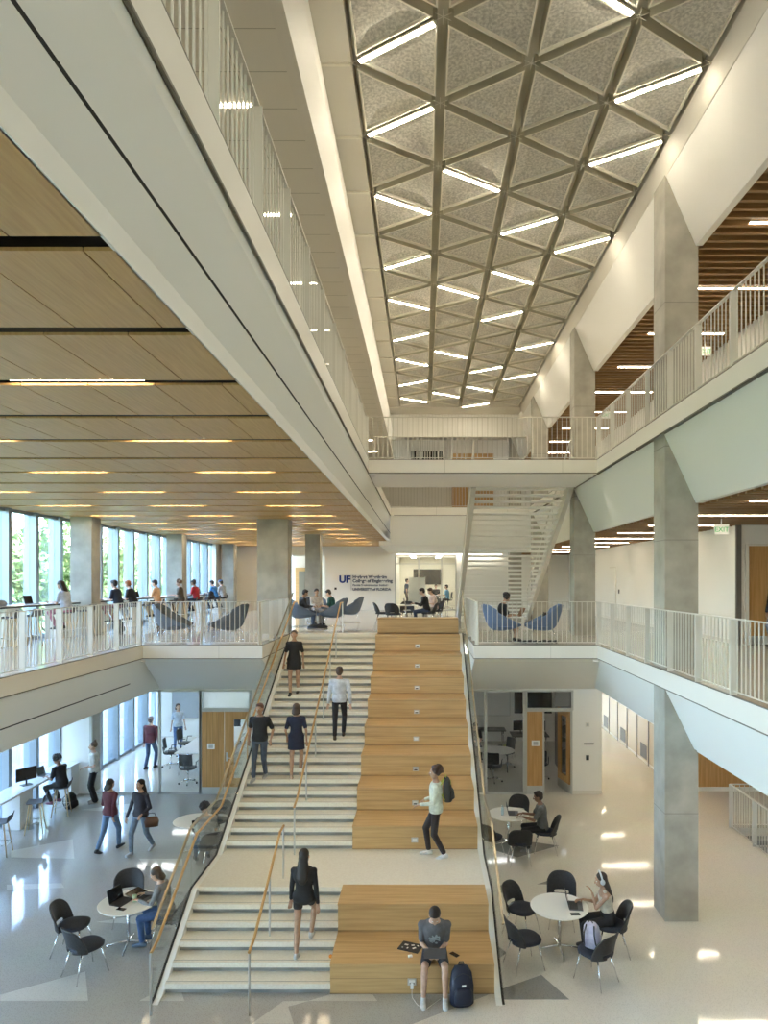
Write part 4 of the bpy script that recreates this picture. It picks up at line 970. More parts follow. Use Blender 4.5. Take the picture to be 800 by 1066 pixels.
# -- backpacks
def backpack(x, y, z, rz, label, m, h=0.5, w=0.32, d=0.2, lean=0.0, trim=BLACK):
    t = empty('backpack', (x,y,z), 0, label, 'backpack'); t.rotation_euler = (lean, 0, rz)
    b_ = MB(); b_.loft([((0,0,0.0), (w*0.40,0,0), (0,d*0.40,0)), ((0,0,0.03*h/0.5), (w*0.5,0,0), (0,d*0.5,0)), ((0,0,h*0.5), (w*0.5,0,0), (0,d*0.5,0)), ((0,0.0,h*0.8), (w*0.43,0,0), (0,d*0.42,0)), ((0,0.01,h*0.95), (w*0.28,0,0), (0,d*0.28,0)), ((0,0.01,h), (w*0.08,0,0), (0,d*0.1,0))], 20, p=0.75)
    b_.build('body', m, t, True)
    q = MB(); q.loft([((0,-d*0.48,h*0.10), (w*0.30,0,0), (0,d*0.18,0)), ((0,-d*0.52,h*0.15), (w*0.38,0,0), (0,d*0.26,0)), ((0,-d*0.50,h*0.42), (w*0.38,0,0), (0,d*0.22,0)), ((0,-d*0.44,h*0.50), (w*0.28,0,0), (0,d*0.14,0))], 16, p=0.7); q.build('front_pocket', m, t, True)
    MB().tube([(-w*0.12,0.02,h*0.97),(-w*0.08,0.02,h*1.06),(w*0.08,0.02,h*1.06),(w*0.12,0.02,h*0.97)], 0.009).build('handle', trim, t, True)
    for s in (-1, 1): MB().tube([(s*w*0.22,d*0.30,h*0.93),(s*w*0.3,d*0.75,h*0.7),(s*w*0.34,d*0.72,h*0.35),(s*w*0.4,d*0.38,h*0.1)], 0.012).build('strap', trim, t, True)
    MB().tube([(-w*0.44,-d*0.1,h*0.55),(-w*0.3,-d*0.42,h*0.78),(0,-d*0.40,h*0.86),(w*0.3,-d*0.42,h*0.78),(w*0.44,-d*0.1,h*0.55)], 0.004).build('zipper', trim, t)
    return t
BKN = mat('pack_navy', (0.012,0.016,0.035), 0.6); LIL = noisy('pack_lilac', (0.50,0.46,0.58), (0.60,0.56,0.66), ns=20, rough=0.7); BKB = mat('pack_black', (0.012,0.012,0.014), 0.7)
bp = backpack(0.56, 9.94, 0, 0.15, 'dark navy backpack standing on the floor against the seating tier', BKN, 0.56, 0.35, 0.22, -0.05)
q = MB(); q.box(-0.03, 0.03, -0.172, -0.168, 0.33, 0.36); q.build('logo_patch', PAPER, bp)
backpack(2.63, 10.60, 0.485, 2.6, 'lilac backpack sitting on the dark chair next to the woman with headphones', LIL, 0.44, 0.27, 0.17, -0.2)
backpack(-9.55, 18.5, 0, 1.4, 'black backpack on the floor beside the stool at the ground floor counter', BKB, 0.42, 0.3, 0.22)
backpack(-9.25, 20.75, F2, 1.5, 'black backpack on the second floor beside the front window column', BKB, 0.42, 0.28, 0.2)
backpack(-9.2, 23.9, F2, 1.5, 'dark backpack under the stools near the person in orange', BKB, 0.4, 0.28, 0.2)
backpack(-9.3, 29.9, F2+0.765, 1.2, 'black backpack on a stool between the red and blue shirts', BKB, 0.36, 0.3, 0.2)
backpack(3.33, 17.85, F2+0.46, 1.57, 'black bag lying in the empty blue lounge chair', BKB, 0.34, 0.3, 0.18, -0.5)
def flat_bag(x, y, z, rx, ry, rz_, label, m, cat='bag'):
    q = MB(); q.loft([((0,0,0), (rx*0.9,0,0), (0,ry*0.9,0)), ((0,0,rz_*0.3), (rx,0,0), (0,ry,0)), ((0.02,0,rz_*0.8), (rx*0.8,0,0), (0,ry*0.75,0)), ((0.0,0,rz_), (rx*0.4,0,0), (0,ry*0.4,0))], 18, p=0.8)
    o = q.build('bag', m, None, True); o.location = (x,y,z); return tag(o, label, cat)
flat_bag(-3.55, 22.9, F2, 0.36, 0.22, 0.10, 'flat black bag on the floor below the lounge chairs near the stairs top', BKB)
# shoes under the empty blue chair
def shoe_mb():
    q = MB(); q.loft([((0,-0.12,0.035), (0.034,0,0), (0,0,0.035)), ((0,-0.09,0.045), (0.04,0,0), (0,0,0.045)), ((0,0.0,0.04), (0.04,0,0), (0,0,0.04)), ((0,0.09,0.028), (0.044,0,0), (0,0,0.028)), ((0,0.14,0.02), (0.03,0,0), (0,0,0.018))], 12); return q
sm = shoe_mb().mesh('shoe', [BLACK], True)
for i, (dx, a) in enumerate(((-0.50,0.4),(-0.36,1.2),(-0.22,0.3),(-0.02,1.6),(0.14,0.9),(0.30,0.2))):
    o = link('shoe', sm, None, (3.05+dx, 17.35+0.05*(i % 2), F2+0.0)); o.rotation_euler = (0,0,a)
    tag(o, 'small black shoe on the floor below the blue chairs, %s from the seated person' % ORD[i], 'shoe', 'black shoes below the blue lounge chairs')
# -- things on tables
zt = 0.741
laptop(T1[0]+0.27, T1[1]-0.02, zt, face(-1, 0.15), 'open dark grey laptop on the front column table', METALG)
phone(T1[0]+0.20, T1[1]-0.30, zt, 1.6, 'black phone beside the laptop on the front column table')
laptop(T2[0]-0.10, T2[1]-0.02, zt, face(-0.85, 0.3), 'open black laptop on the window side of the round table', BLACK)
laptop(T2[0]+0.24, T2[1]+0.16, zt, face(-0.9, 0.35), 'low grey laptop in front of the woman in jeans', METALG, ang=165)
phone(T2[0]+0.0, T2[1]-0.27, zt, 1.3, 'black phone lying on the table near the two laptops')
q = MB(); q.lathe([(0.028,0.0),(0.036,0.10),(0.038,0.102),(0.038,0.11),(0.01,0.112)], n=18)
c_ = q.build('cup', mat('cup_green', (0.45,0.62,0.42), 0.3), None, True, (T2[0]+0.11, T2[1]+0.0, zt)); tag(c_, 'pale green cup between the two laptops', 'cup')
laptop(T4[0]+0.12, T4[1]+0.0, zt, face(-1, 0.1), 'open laptop in front of the man in the grey shirt', METALG)
q = MB(); q.lathe([(0.03,0.0),(0.033,0.06),(0.03,0.17),(0.014,0.2),(0.014,0.22)], n=16)
c_ = q.build('water_bottle', glass('bottle_plastic', (0.75,0.88,0.95), 0.08), None, True, (T4[0]-0.15, T4[1]-0.1, zt)); tag(c_, 'clear plastic bottle on the study room table', 'bottle')
laptop(-4.93, 15.15, 0.60, face(-0.6, 0.8), 'open black laptop on the lap of the person by the stairs', BLACK, 100)
laptop(T5[0]+0.1, T5[1]-0.1, F2+zt, face(-1, 0.1), 'open laptop on the second floor table behind the tiers', METALG)
mon = empty('computer_monitor', (-10.12, 17.4, 0.96), face(1, -0.6), 'black monitor on the ground floor window counter', 'monitor')
MB().box(-0.26, 0.26, -0.012, 0.012, 0.12, 0.44).build('display', SCREEN, mon); MB().rod((0,0.0,0.01), (0,0.0,0.2), 0.02).build('stand', BLACK, mon); MB().box(-0.12, 0.12, -0.09, 0.09, 0, 0.012).build('foot', BLACK, mon)
for y, l in ((18.6, 'in front of the person dressed in black'), ): laptop(-10.1, 18.25, 0.961, face(-1, 0.1), 'open laptop on the ground floor counter in front of the person in black', METALG)
for y, l in ((17.7, 'in front of the woman in pink trousers'), (21.3, 'in front of the man in the navy shirt'), (24.4, 'in front of the person in orange'), (31.2, 'in front of the person in blue')):
    laptop(-10.12, y, F2+0.981, face(-1, 0.1), 'open laptop on the second floor counter ' + l, METALG)
flat_bag(-10.15, 16.1, F2+0.981, 0.2, 0.42, 0.16, 'grey jacket piled on the second floor window counter', mat('jacket', (0.30,0.31,0.33), 0.8), 'jacket')
# items on the lower seating tier
z1 = 3*R + 0.001
q = MB(); M = Matrix.Rotation(radians(-22), 3, 'Z'); q.obox((0,0,0.009), (0.17,0.12,0.008), M, 0)
for i, (dx, dy, r, m_) in enumerate(((-0.08,0.03,0.03,1),(0.02,0.05,0.025,1),(0.07,-0.02,0.03,1),(-0.03,-0.05,0.02,1),(-0.11,-0.06,0.02,2),(0.10,0.06,0.018,1))):
    q.obox(V((0,0,0.0176)) + M @ V((dx,dy,0)), (r, r*0.6, 0.0006), M @ Matrix.Rotation(0.5*i, 3, 'Z'), m_)
o = q.build('laptop_sleeve', [BLACK, PAPER, mat('sticker_grey', (0.4,0.42,0.45), 0.5)], None, False, (-0.20, 10.62, z1)); tag(o, 'black sticker-covered sleeve on the seating tier beside the seated man', 'sleeve')
phone(0.475, 10.42, z1, 0.75, 'black phone on the seating tier next to the seated man')
q = MB(); q.box(-0.03, 0.03, -0.02, 0.02, 0, 0.025); o = q.build('earbud_case', PAPER, None, False, (-0.20, 10.36, z1)); o.rotation_euler = (0,0,0.4); tag(o, 'small white earbud case beside the black sleeve', 'case')
ch = empty('charger', (-0.17, 10.145, 0.17), 0, 'white charger plugged into the lowest outlet with its cable on the floor', 'charger')
MB().box(-0.022, 0.022, -0.02, 0.022, -0.06, 0.02).build('plug', PAPER, ch)
MB().tube([(0,-0.01,-0.06),(0.0,-0.03,-0.14),(0.01,-0.06,-0.166),(0.08,-0.22,-0.167),(0.20,-0.34,-0.167),(0.30,-0.22,-0.167),(0.42,-0.08,-0.167)], 0.003, 6).build('cable', PAPER, ch)
o = MB().ell((0,0,0), (0.03,0.03,0.028)).build('orange', mat('orange', (0.75,0.27,0.03), 0.5), None, True, (-1.44, 10.60, R*2+0.03)); tag(o, 'small orange fruit on the stair beside the seating tier', 'fruit')
# ================================================================== OUTSIDE
LAWN = noisy('lawn', (0.10,0.17,0.04), (0.18,0.26,0.08), ns=3, rough=0.95)
q = MB(); q.box(-120, XW-0.3, -40, 110, -0.4, -0.12, 0); q.box(-17.5, XW-0.3, -40, 110, -0.12, -0.06, 1)
struct(q, 'ground_outside', [LAWN, noisy('plaza', (0.26,0.26,0.25), (0.33,0.33,0.31), ns=1.5, rough=0.8)])
q = MB(); q.box(-18.0, -17.6, -10, 60, -0.06, 0.75, 0); q.box(-18.1, -17.5, -10, 60, 0.75, 0.85, 0); struct(q, 'wall_garden', [CONC])
BARK = noisy('bark', (0.10,0.075,0.05), (0.18,0.14,0.10), scale=(1,1,0.2), ns=9, rough=0.9)
def leafm(n, a, c):
    m = noisy(n, a, c, ns=1.2, rough=0.7); return m
LEAF = [leafm('leaf_a', (0.10,0.17,0.05), (0.24,0.33,0.11)), leafm('leaf_b', (0.14,0.20,0.06), (0.32,0.40,0.15))]
def make_tree(seed, m, hh, rr):
    rnd = random.Random(seed); t = empty('tree', (0,0,0)); tag(t, None, 'tree')
    q = MB(); q.tube([(0,0,0),(0.1,0.05,hh*0.2),(0.05,-0.1,hh*0.45),(0,0,hh*0.7)], 0.22)
    for k in range(7):
        a = k*0.9; z0 = hh*(0.25+0.06*k); q.rod((0.05,0,z0), (cos(a)*rr*0.55, sin(a)*rr*0.55, z0+hh*0.2), 0.1, 0.03)
    q.build('trunk', BARK, t, True)
    q = MB(); cl = []
    for k in range(34):
        while True:
            p = V((rnd.uniform(-1,1), rnd.uniform(-1,1), rnd.uniform(-1,1)))
            if p.length < 1: break
        cl.append((V((p.x*rr*0.8, p.y*rr*0.8, hh*0.60+p.z*hh*0.34)), rr*rnd.uniform(0.25,0.42)))
    for c, r in cl:
        for k in range(150):
            d = V((rnd.gauss(0,1), rnd.gauss(0,1), rnd.gauss(0,1))).normalized(); p = c + d*r*rnd.uniform(0.6,1.05)
            a = V((rnd.gauss(0,1), rnd.gauss(0,1), rnd.gauss(0,1))).normalized(); b_ = a.orthogonal().normalized(); s_ = rnd.uniform(0.16,0.32)
            q.add([p-a*s_, p+b_*s_*0.6, p+a*s_, p-b_*s_*0.6], [(0,1,2,3)])
    q.build('foliage', m, t)
    return t
tP = [Proto(make_tree(3, LEAF[0], 10.5, 3.9)), Proto(make_tree(8, LEAF[1], 9.0, 3.6))]
tp_ = [(-24,11),(-23,19),(-31.5,15),(-31,24),(-23,27.5),(-32,33),(-24,36),(-33,42),(-24.5,45),(-34,51),(-25,55),(-36,61),(-26,66),(-38,72),(-40,28),(-28,80)]
for i, (x, y) in enumerate(tp_):
    tP[i % 2].put((x, y, -0.12), i*1.3, '%s tree outside the window wall, %s counting away from the camera' % (['dark green', 'light green'][i % 2], ORD[i]), 'trees outside the windows')
# ================================================================== PEOPLE
SKINS = {'light': (0.56,0.36,0.26), 'tan': (0.42,0.25,0.16), 'brown': (0.22,0.12,0.075), 'dark': (0.12,0.065,0.04)}
_mc = {}
def cm(name, col, rough=0.75):
    k = (name, col)
    if k not in _mc: _mc[k] = noisy(name, tuple(c*0.85 for c in col), tuple(min(1, c*1.12) for c in col), ns=14, rough=rough)
    return _mc[k]
def ik(p0, p1, l1, l2, pole):
    p0, p1 = V(p0), V(p1); d = p1 - p0; L_ = d.length
    if L_ > (l1+l2)*0.998: d = d.normalized()*(l1+l2)*0.998; L_ = d.length; p1 = p0 + d
    if L_ < abs(l1-l2)+0.02: L_ = abs(l1-l2)+0.02
    a = (l1*l1 - l2*l2 + L_*L_)/(2*L_); h = sqrt(max(0, l1*l1 - a*a)); u = d.normalized()
    pl = V(pole); pl = (pl - u*pl.dot(u)); pl = pl.normalized() if pl.length > 1e-4 else u.orthogonal().normalized()
    return p0 + u*a + pl*h, p1
def person(label, x, y, z, deg, h=1.75, hip=0.93, lean=0.0, head=(0.0,0.0), feet=None, hands=None, toe=(0,0), hipy=0.0,
           skin='light', top=(0.03,0.03,0.035), bottom=(0.03,0.03,0.035), sleeve='short', leg='long', shoe=(0.03,0.03,0.03), hair='short', haircol=(0.03,0.02,0.015),
           female=False, dress=0.0, vox=0.011, topname='shirt', botname='trousers', knee=(0,1,0.25), elbow=(0,-0.6,-0.8), headphones=False, capcol=None, graphic=False, bare_back=False, twist=0.0, bag=None, group=None):
    s = h/1.75; X = V((1,0,0))
    P = V((0, hipy, hip)); l = radians(lean); U = V((0, sin(l), cos(l))); Fw = V((0, cos(l), -sin(l)))
    if twist: Mt = Matrix.Rotation(radians(twist), 3, U)
    else: Mt = Matrix.Identity(3)
    Xc = Mt @ X; Fc = Mt @ Fw
    sw = (0.165 if female else 0.185)*s; hwid = 0.092*s
    body, shirt, pants, shoes = MB(), MB(), MB(), []
    k = 0.93 if female else 1.0
    wa = 0.88 if female else 1.0
    prof = [(-0.115,0.09,0.075),(-0.06,0.155/k*0.98,0.11),(0.02,0.165/k*0.98,0.115),(0.12,0.142*wa,0.10),(0.22,0.142*k*wa,0.102),(0.33,0.165*k,0.112),(0.41,0.175*k,0.105),(0.455,0.150*k,0.085),(0.49,0.085*k,0.065),(0.53,0.054,0.056)]
    def torso(mb, lo, hi, inf, b=1.0):
        secs = []
        for t, rx, ry in prof:
            if lo <= t <= hi: secs.append((P + U*t*s, (X*(1-t*1.8) + Xc*(t*1.8) if t < 0.55 else Xc).normalized()*(rx*s+inf)*b, (Fw if t < 0.2 else Fc)*(ry*s+inf)))
        mb.loft(secs, 18, p=0.85)
    torso(body, -0.2, 0.6, 0)
    neck0 = P + U*0.49*s; hp, hy = radians(head[0]), radians(head[1])
    l2 = l*0.5 + hp; HM = Matrix.Rotation(hy, 3, 'Z') @ Matrix.Rotation(-l2, 3, 'X')
    hc = neck0 + U*0.05*s + HM @ V((0, 0.02, 0.125*s))
    body.cap(neck0, hc + HM @ V((0,-0.01,-0.05*s)), 0.054*s, 0.050*s)
    q = s*1.02
    body.ell(hc + HM @ V((0,-0.012,0.02))*q, (0.076*q, 0.094*q, 0.090*q), HM)
    body.loft([(hc + HM @ V((0,0.030,-0.115))*q, HM @ V((0.022,0,0))*q, HM @ V((0,0.022,0))*q), (hc + HM @ V((0,0.028,-0.10))*q, HM @ V((0.042,0,0))*q, HM @ V((0,0.045,0))*q),
               (hc + HM @ V((0,0.018,-0.055))*q, HM @ V((0.060,0,0))*q, HM @ V((0,0.070,0))*q), (hc + HM @ V((0,0.012,0.0))*q, HM @ V((0.068,0,0))*q, HM @ V((0,0.082,0))*q), (hc + HM @ V((0,0.0,0.05))*q, HM @ V((0.062,0,0))*q, HM @ V((0,0.082,0))*q)], 16)
    body.cap(hc + HM @ V((0,0.092,0.0))*q, hc + HM @ V((0,0.108,-0.034))*q, 0.009*q, 0.015*q)          # nose
    body.cap(hc + HM @ V((-0.022,0.088,-0.066))*q, hc + HM @ V((0.022,0.088,-0.066))*q, 0.009*q)      # lips
    body.cap(hc + HM @ V((-0.04,0.080,0.026))*q, hc + HM @ V((0.04,0.080,0.026))*q, 0.011*q)          # brow
    for sx in (-1, 1): body.ell(hc + HM @ V((sx*0.077,-0.005,-0.012))*q, (0.012*q,0.02*q,0.032*q), HM, 10, 6)
    # arms
    hands = hands or [(-0.26*s, 0.06, hip-0.12*s), (0.26*s, 0.06, hip-0.12*s)]
    ua, fa = 0.285*s, 0.25*s
    wr = []
    for i, sx in enumerate((-1, 1)):
        sh = P + U*0.425*s + Xc*sx*sw; pole = V((elbow[0] + sx*0.35, elbow[1], elbow[2]))
        e, w_ = ik(sh, V(hands[i]), ua, fa, pole); wr.append((e, w_))
        kk = 0.88 if female else 1.0
        body.cap(sh - Xc*sx*0.03 + U*0.0, sh, 0.058*s*kk, 0.055*s*kk); body.cap(sh, e, 0.050*s*kk, 0.038*s*kk); body.cap(e, w_, 0.038*s*kk, 0.025*s*kk)
        d = (w_-e).normalized(); side = X - d*X.dot(d); side = side.normalized() if side.length > 0.15 else d.orthogonal().normalized(); nrm = d.cross(side)
        if nrm.z > 0: nrm = -nrm                      # palm faces down
        dd = (d*0.92 + nrm*0.25).normalized()
        pc = w_ + dd*0.05*s
        body.cap(w_, pc + dd*0.025*s, 0.027*s, 0.034*s, side=side, fl=0.45)
        for j, (fo, fl_) in enumerate(((-0.028,0.068),(-0.0095,0.077),(0.0095,0.072),(0.028,0.058))):
            b0 = pc + dd*0.04*s + side*fo*s; b1 = b0 + (dd*0.85 + nrm*0.35).normalized()*fl_*0.55*s; b2 = b1 + (dd*0.45 + nrm*0.8).normalized()*fl_*0.45*s
            body.cap(b0, b1, 0.0092*s, 0.0085*s, 8); body.cap(b1, b2, 0.0085*s, 0.0075*s, 8)
        t0 = pc - side*sx*0.026*s - dd*0.02*s; t1 = t0 + (dd*0.6 - side*sx*0.75 + nrm*0.2).normalized()*0.038*s
        body.cap(t0, t1, 0.012*s, 0.010*s, 8); body.cap(t1, t1 + (dd*0.9 - side*sx*0.2 + nrm*0.3).normalized()*0.028*s, 0.010*s, 0.008*s, 8)
        if sleeve == 'short':
            m_ = sh + (e-sh)*0.72; shirt.cap(sh - Xc*sx*0.03, sh, 0.070*s*kk, 0.068*s*kk); shirt.cap(sh, m_, 0.066*s*kk, 0.058*s*kk)
        elif sleeve == 'long':
            shirt.cap(sh - Xc*sx*0.03, sh, 0.070*s*kk, 0.068*s*kk); shirt.cap(sh, e, 0.064*s*kk, 0.052*s*kk); shirt.cap(e, e + (w_-e)*0.93, 0.052*s*kk, 0.038*s*kk)
        elif sleeve == 'strap' : shirt.cap(P + U*0.40*s + Xc*sx*0.10*s, P + U*0.485*s + Xc*sx*0.085*s, 0.05*s, 0.03*s)
    # legs
    feet = feet or [(-0.10, 0.0, 0.0), (0.10, 0.0, 0.0)]
    tl, cl_ = 0.43*s, 0.415*s
    for i, sx in enumerate((-1, 1)):
        hj = P + X*sx*hwid - U*0.03*s; an = V(feet[i]) + V((0, -0.04*s, 0.085*s))
        kn, an = ik(hj, an, tl, cl_, V((sx*0.12 + knee[0], knee[1], knee[2])))
        kk = 1.0
        body.cap(hj, kn, 0.082*s*kk, 0.055*s*kk); body.cap(kn, kn + (an-kn)*0.3, 0.054*s, 0.056*s); body.cap(kn + (an-kn)*0.3, an, 0.055*s, 0.036*s)
        ft = V((0, cos(radians(toe[i])), sin(radians(toe[i])))); heel = an + V((0,-0.02*s,-0.045*s)); 
        body.cap(an, heel + ft*0.03, 0.035*s, 0.028*s); body.cap(heel, heel + ft*0.15*s, 0.028*s, 0.014*s)
        if leg == 'long':
            pants.cap(hj, kn, 0.096*s, 0.068*s); pants.cap(kn, kn + (an-kn)*0.9, 0.067*s, 0.052*s)
        elif leg == 'wide':
            pants.cap(hj, kn, 0.105*s, 0.085*s); pants.cap(kn, kn + (an-kn)*0.96, 0.085*s, 0.088*s)
        elif leg == 'shorts':
            pants.cap(hj, hj + (kn-hj)*0.72, 0.100*s, 0.082*s)
        elif leg == 'mini':
            pants.cap(hj, hj + (kn-hj)*0.28, 0.096*s, 0.085*s)
        up = V((0,0,1)) - ft*ft.z; up.normalize()
        b0 = heel + V((0,0,0.0)); sl_ = [(-0.055,0.024,0.030,0.004),(-0.035,0.036,0.044,0.008),(0.03,0.038,0.045,0.006),(0.10,0.044,0.036,-0.002),(0.165,0.043,0.028,-0.010),(0.20,0.026,0.018,-0.016)]
        if shoe is not None:
            sh_ = MB(); shoes.append(sh_); sh_.loft([(b0 + ft*t*s + up*o_*s, X*a*s, up*b_*s) for t, a, b_, o_ in sl_], 12, p=0.85)
            sh_.cap(an + V((0,0,-0.01*s)), an + V((0,-0.005,-0.03*s)), 0.043*s)
    # clothes
    if leg == 'skirt':
        pants.loft([(P + U*0.10*s, X*0.15*s, Fw*0.12*s), (P - V((0,0,0.02)), X*0.19*s, Fw*0.14*s), (P - V((0,0,0.30*s)), X*0.20*s, Fw*0.155*s)], 18)
    if leg != 'none': torso(pants, -0.13, 0.13, 0.014*s)
    lo = -0.07 if sleeve != 'strap' else 0.10
    torso(shirt, lo, 0.50 if sleeve != 'strap' else 0.42, 0.02*s if sleeve != 'strap' else 0.010*s)
    if dress: shirt.loft([(P + U*0.12*s, X*0.150*s, Fw*0.12*s), (P, X*0.185*s, Fw*0.14*s), (P - V((0,0,dress*s)), X*(0.20 if dress < 0.5 else 0.25)*s, Fw*0.16*s)], 18)
    g = empty('person', (x, y, z), radians(deg) - pi/2, label, 'person', group)
    mlink('body', fused(body, 0.0075 if vox < 0.011 else 0.011, 2), cm('skin_'+skin, SKINS[skin], 0.5), g)
    mlink(topname, fused(shirt, vox, 4), cm('cloth', top), g)
    if leg != 'none': mlink(botname, fused(pants, vox, 4), cm('cloth', bottom), g)
    for sh_ in shoes: mlink('shoe', fused(sh_, vox, 2), cm('shoe_leather', shoe, 0.5), g)
    ey = MB()
    for sx in (-1, 1): ey.ell(hc + HM @ V((sx*0.031,0.083,-0.002))*q, (0.0115*q,0.0085*q,0.008*q), HM, 10, 6, 0); ey.ell(hc + HM @ V((sx*0.031,0.0905,-0.002))*q, (0.005*q,0.003*q,0.005*q), HM, 8, 5, 1)
    ey.build('eyes', [PAPER, BLACK], g, True)
    # hair
    hb = MB()
    hb.ell(hc + HM @ V((0,-0.026,0.036))*q, (0.088*q,0.098*q,0.090*q), HM)
    if hair == 'curly':
        for j in range(46):
            t = random.uniform(0, 2*pi); f = random.uniform(-0.6, 1.0); r = sqrt(max(0, 1-f*f)); p = V((cos(t)*r*0.096, sin(t)*r*0.104-0.035, 0.035+f*0.10))
            if p.y > 0.03 and p.z < 0.075: continue
            hb.ell(hc + HM @ p*q, (0.032*q,)*3, None, 8, 5)
    if hair == 'short':
        hb.ell(hc + HM @ V((0,-0.045,-0.01))*q, (0.078*q,0.070*q,0.080*q), HM); hb.ell(hc + HM @ V((0,0.02,0.085))*q, (0.070*q,0.060*q,0.035*q), HM)
    if hair in ('long', 'bob'):
        hb.ell(hc + HM @ V((0,-0.05,-0.03))*q, (0.086*q,0.070*q,0.10*q), HM)
        n_ = 0.44 if hair == 'long' else 0.16
        b0 = hc + HM @ V((0,-0.06,0.02))*q; dn = (-U*0.85 - Fc*0.12 + V((0,0,-0.4))).normalized()
        hb.loft([(b0, Xc*0.07*q, Fc*0.05*q), (b0 + dn*n_*0.35*s - Fc*0.02, Xc*0.095*q, Fc*0.055*q), (b0 + dn*n_*0.8*s - Fc*0.055*s, Xc*0.095*q, Fc*0.04*q), (b0 + dn*n_*s - Fc*0.06*s, Xc*0.04*q, Fc*0.02*q)], 14)
    if hair == 'bun': hb.ell(hc + HM @ V((0,-0.05,0.135))*q, (0.04*q,0.04*q,0.045*q), HM, 10, 8)
    mlink('hair', fused(hb, 0.010, 2), cm('hair', haircol, 0.55), g)
    if capcol:
        c_ = MB(); c_.ell(hc + HM @ V((0,-0.018,0.075))*q, (0.093*q,0.106*q,0.062*q), HM); c_.loft([(hc + HM @ V((0,0.05,0.062))*q, HM @ V((0.075,0,0))*q, HM @ V((0,0.05,0))*q), (hc + HM @ V((0,0.09,0.055))*q, HM @ V((0.075,0,0))*q, HM @ V((0,0.07,0))*q)], 14)
        c_.build('cap', cm('cap', capcol), g, True)
    if headphones:
        c_ = MB(); c_.tube([hc + HM @ V((0.098*cos(t), -0.01, 0.03+0.118*sin(t)))*q for t in [pi*j/12 for j in range(13)]], 0.015*q)
        for sx in (-1, 1): c_.ell(hc + HM @ V((sx*0.10,-0.008,-0.01))*q, (0.026*q,0.042*q,0.048*q), HM)
        c_.build('headphones', mat('headphone_silver', (0.62,0.64,0.66), 0.35), g, True)
    if graphic:
        c_ = MB(); rnd = random.Random(4); cc = P + U*0.29*s + Fw*0.142*s
        for j in range(60):
            a = rnd.uniform(0, 2*pi); r = rnd.uniform(0, 0.075); p = cc + X*cos(a)*r*1.1 + U*sin(a)*r; 
            c_.obox(p, (rnd.uniform(0.006,0.016), 0.004, rnd.uniform(0.005,0.014)), Matrix.Rotation(-l, 3, 'X') @ Matrix.Rotation(rnd.uniform(0,3), 3, 'Y'), 0)
        c_.build('shirt_print', mat('print_grey', (0.42,0.47,0.48), 0.7), g)
    if bag == 'back':
        pass
    return g, wr
NAVYC = (0.015,0.02,0.045); BLK = (0.014,0.014,0.016); JEAN = (0.06,0.10,0.19); GREYC = (0.13,0.13,0.135); WHT = (0.68,0.70,0.69); BEI = (0.5,0.42,0.33)
DK = (0.018,0.012,0.009); BR = (0.06,0.035,0.02)
def sit(seat, reach=0.34, hz=0.76, fy=0.42, spread=0.13, fz=0.0):
    return dict(hip=seat+0.085, feet=[(-spread, fy, fz), (spread, fy, fz)], hands=[(-0.13, reach, hz), (0.13, reach, hz)])
# the man on the seating tier
sp = sit(3*R, 0.30, 3*R+0.235, 0.40, 0.17); sp['feet'] = [(-0.13, 0.46, -3*R), (0.19, 0.44, -3*R)]
person('man in grey T-shirt and shorts sitting on the seating tier with a laptop', 0.17, 10.42, 3*R, -90, 1.78, hip=0.095, lean=14, head=(34, 0), feet=[(-0.15,0.52,-3*R),(0.17,0.50,-3*R)], hands=[(-0.07,0.33,0.245),(0.10,0.33,0.245)], skin='light', top=(0.12,0.12,0.125), bottom=(0.03,0.03,0.035), leg='shorts', botname='shorts', shoe=(0.62,0.62,0.60), haircol=DK, vox=0.009, graphic=True, elbow=(0,-0.9,-0.5))
laptop(0.17, 10.05, 3*R+0.205, 0.0, 'dark grey laptop resting on the knees of the man on the tier', METALG, 118, tilt=0.0).rotation_euler = (0.0, 0, pi)
# walkers
person('long-haired person in black climbing the lower flight, seen from behind', -1.88, 10.74, 2*R, 88, 1.66, feet=[(-0.08,-0.16,0.0),(0.08,0.22,R)], hands=[(-0.23,0.10,0.78),(0.23,-0.02,0.76)], hip=0.90, toe=(-14,0), skin='tan', top=BLK, bottom=BLK, sleeve='long', leg='mini', botname='shorts', shoe=(0.6,0.6,0.6), hair='long', haircol=DK, female=True, vox=0.009)
g, _ = person('person in white shirt and dark trousers walking along the landing with a backpack', 0.24, 13.0, ZL, 178, 1.78, feet=[(-0.09,-0.12,0.0),(0.09,0.18,0.0)], hands=[(-0.20,0.30,1.05),(0.20,0.22,1.02)], hip=0.925, toe=(-12,0), skin='tan', top=(0.66,0.70,0.58), bottom=(0.03,0.022,0.022), sleeve='long', shoe=(0.68,0.68,0.66), hair='curly', haircol=(0.05,0.025,0.015), female=True, vox=0.009, elbow=(0,-0.9,-0.4))
backpack(0.47, 13.0, ZL+1.06, radians(178-90), 'dark backpack with yellow green marks on the back of the person on the landing', mat('pack_olive', (0.03,0.032,0.03), 0.7), 0.46, 0.28, 0.17, trim=mat('pack_lime', (0.42,0.50,0.08), 0.6)).rotation_euler = (-0.05, 0, radians(90))
def onstair(Y):
    n = int((Y-YU)/TR)+1; return ZL + R*n
person('person in a black dress descending near the top of the stairs', -3.38, 17.85, onstair(17.85), -88, 1.72, feet=[(-0.08,-0.10,0.0),(0.08,0.20,-R)], hands=[(-0.25,0.08,0.82),(0.25,0.10,0.80)], hip=0.90, skin='tan', top=BLK, bottom=BLK, sleeve='short', leg='mini', dress=0.25, topname='dress', shoe=BLK, hair='short', haircol=BR, female=True)
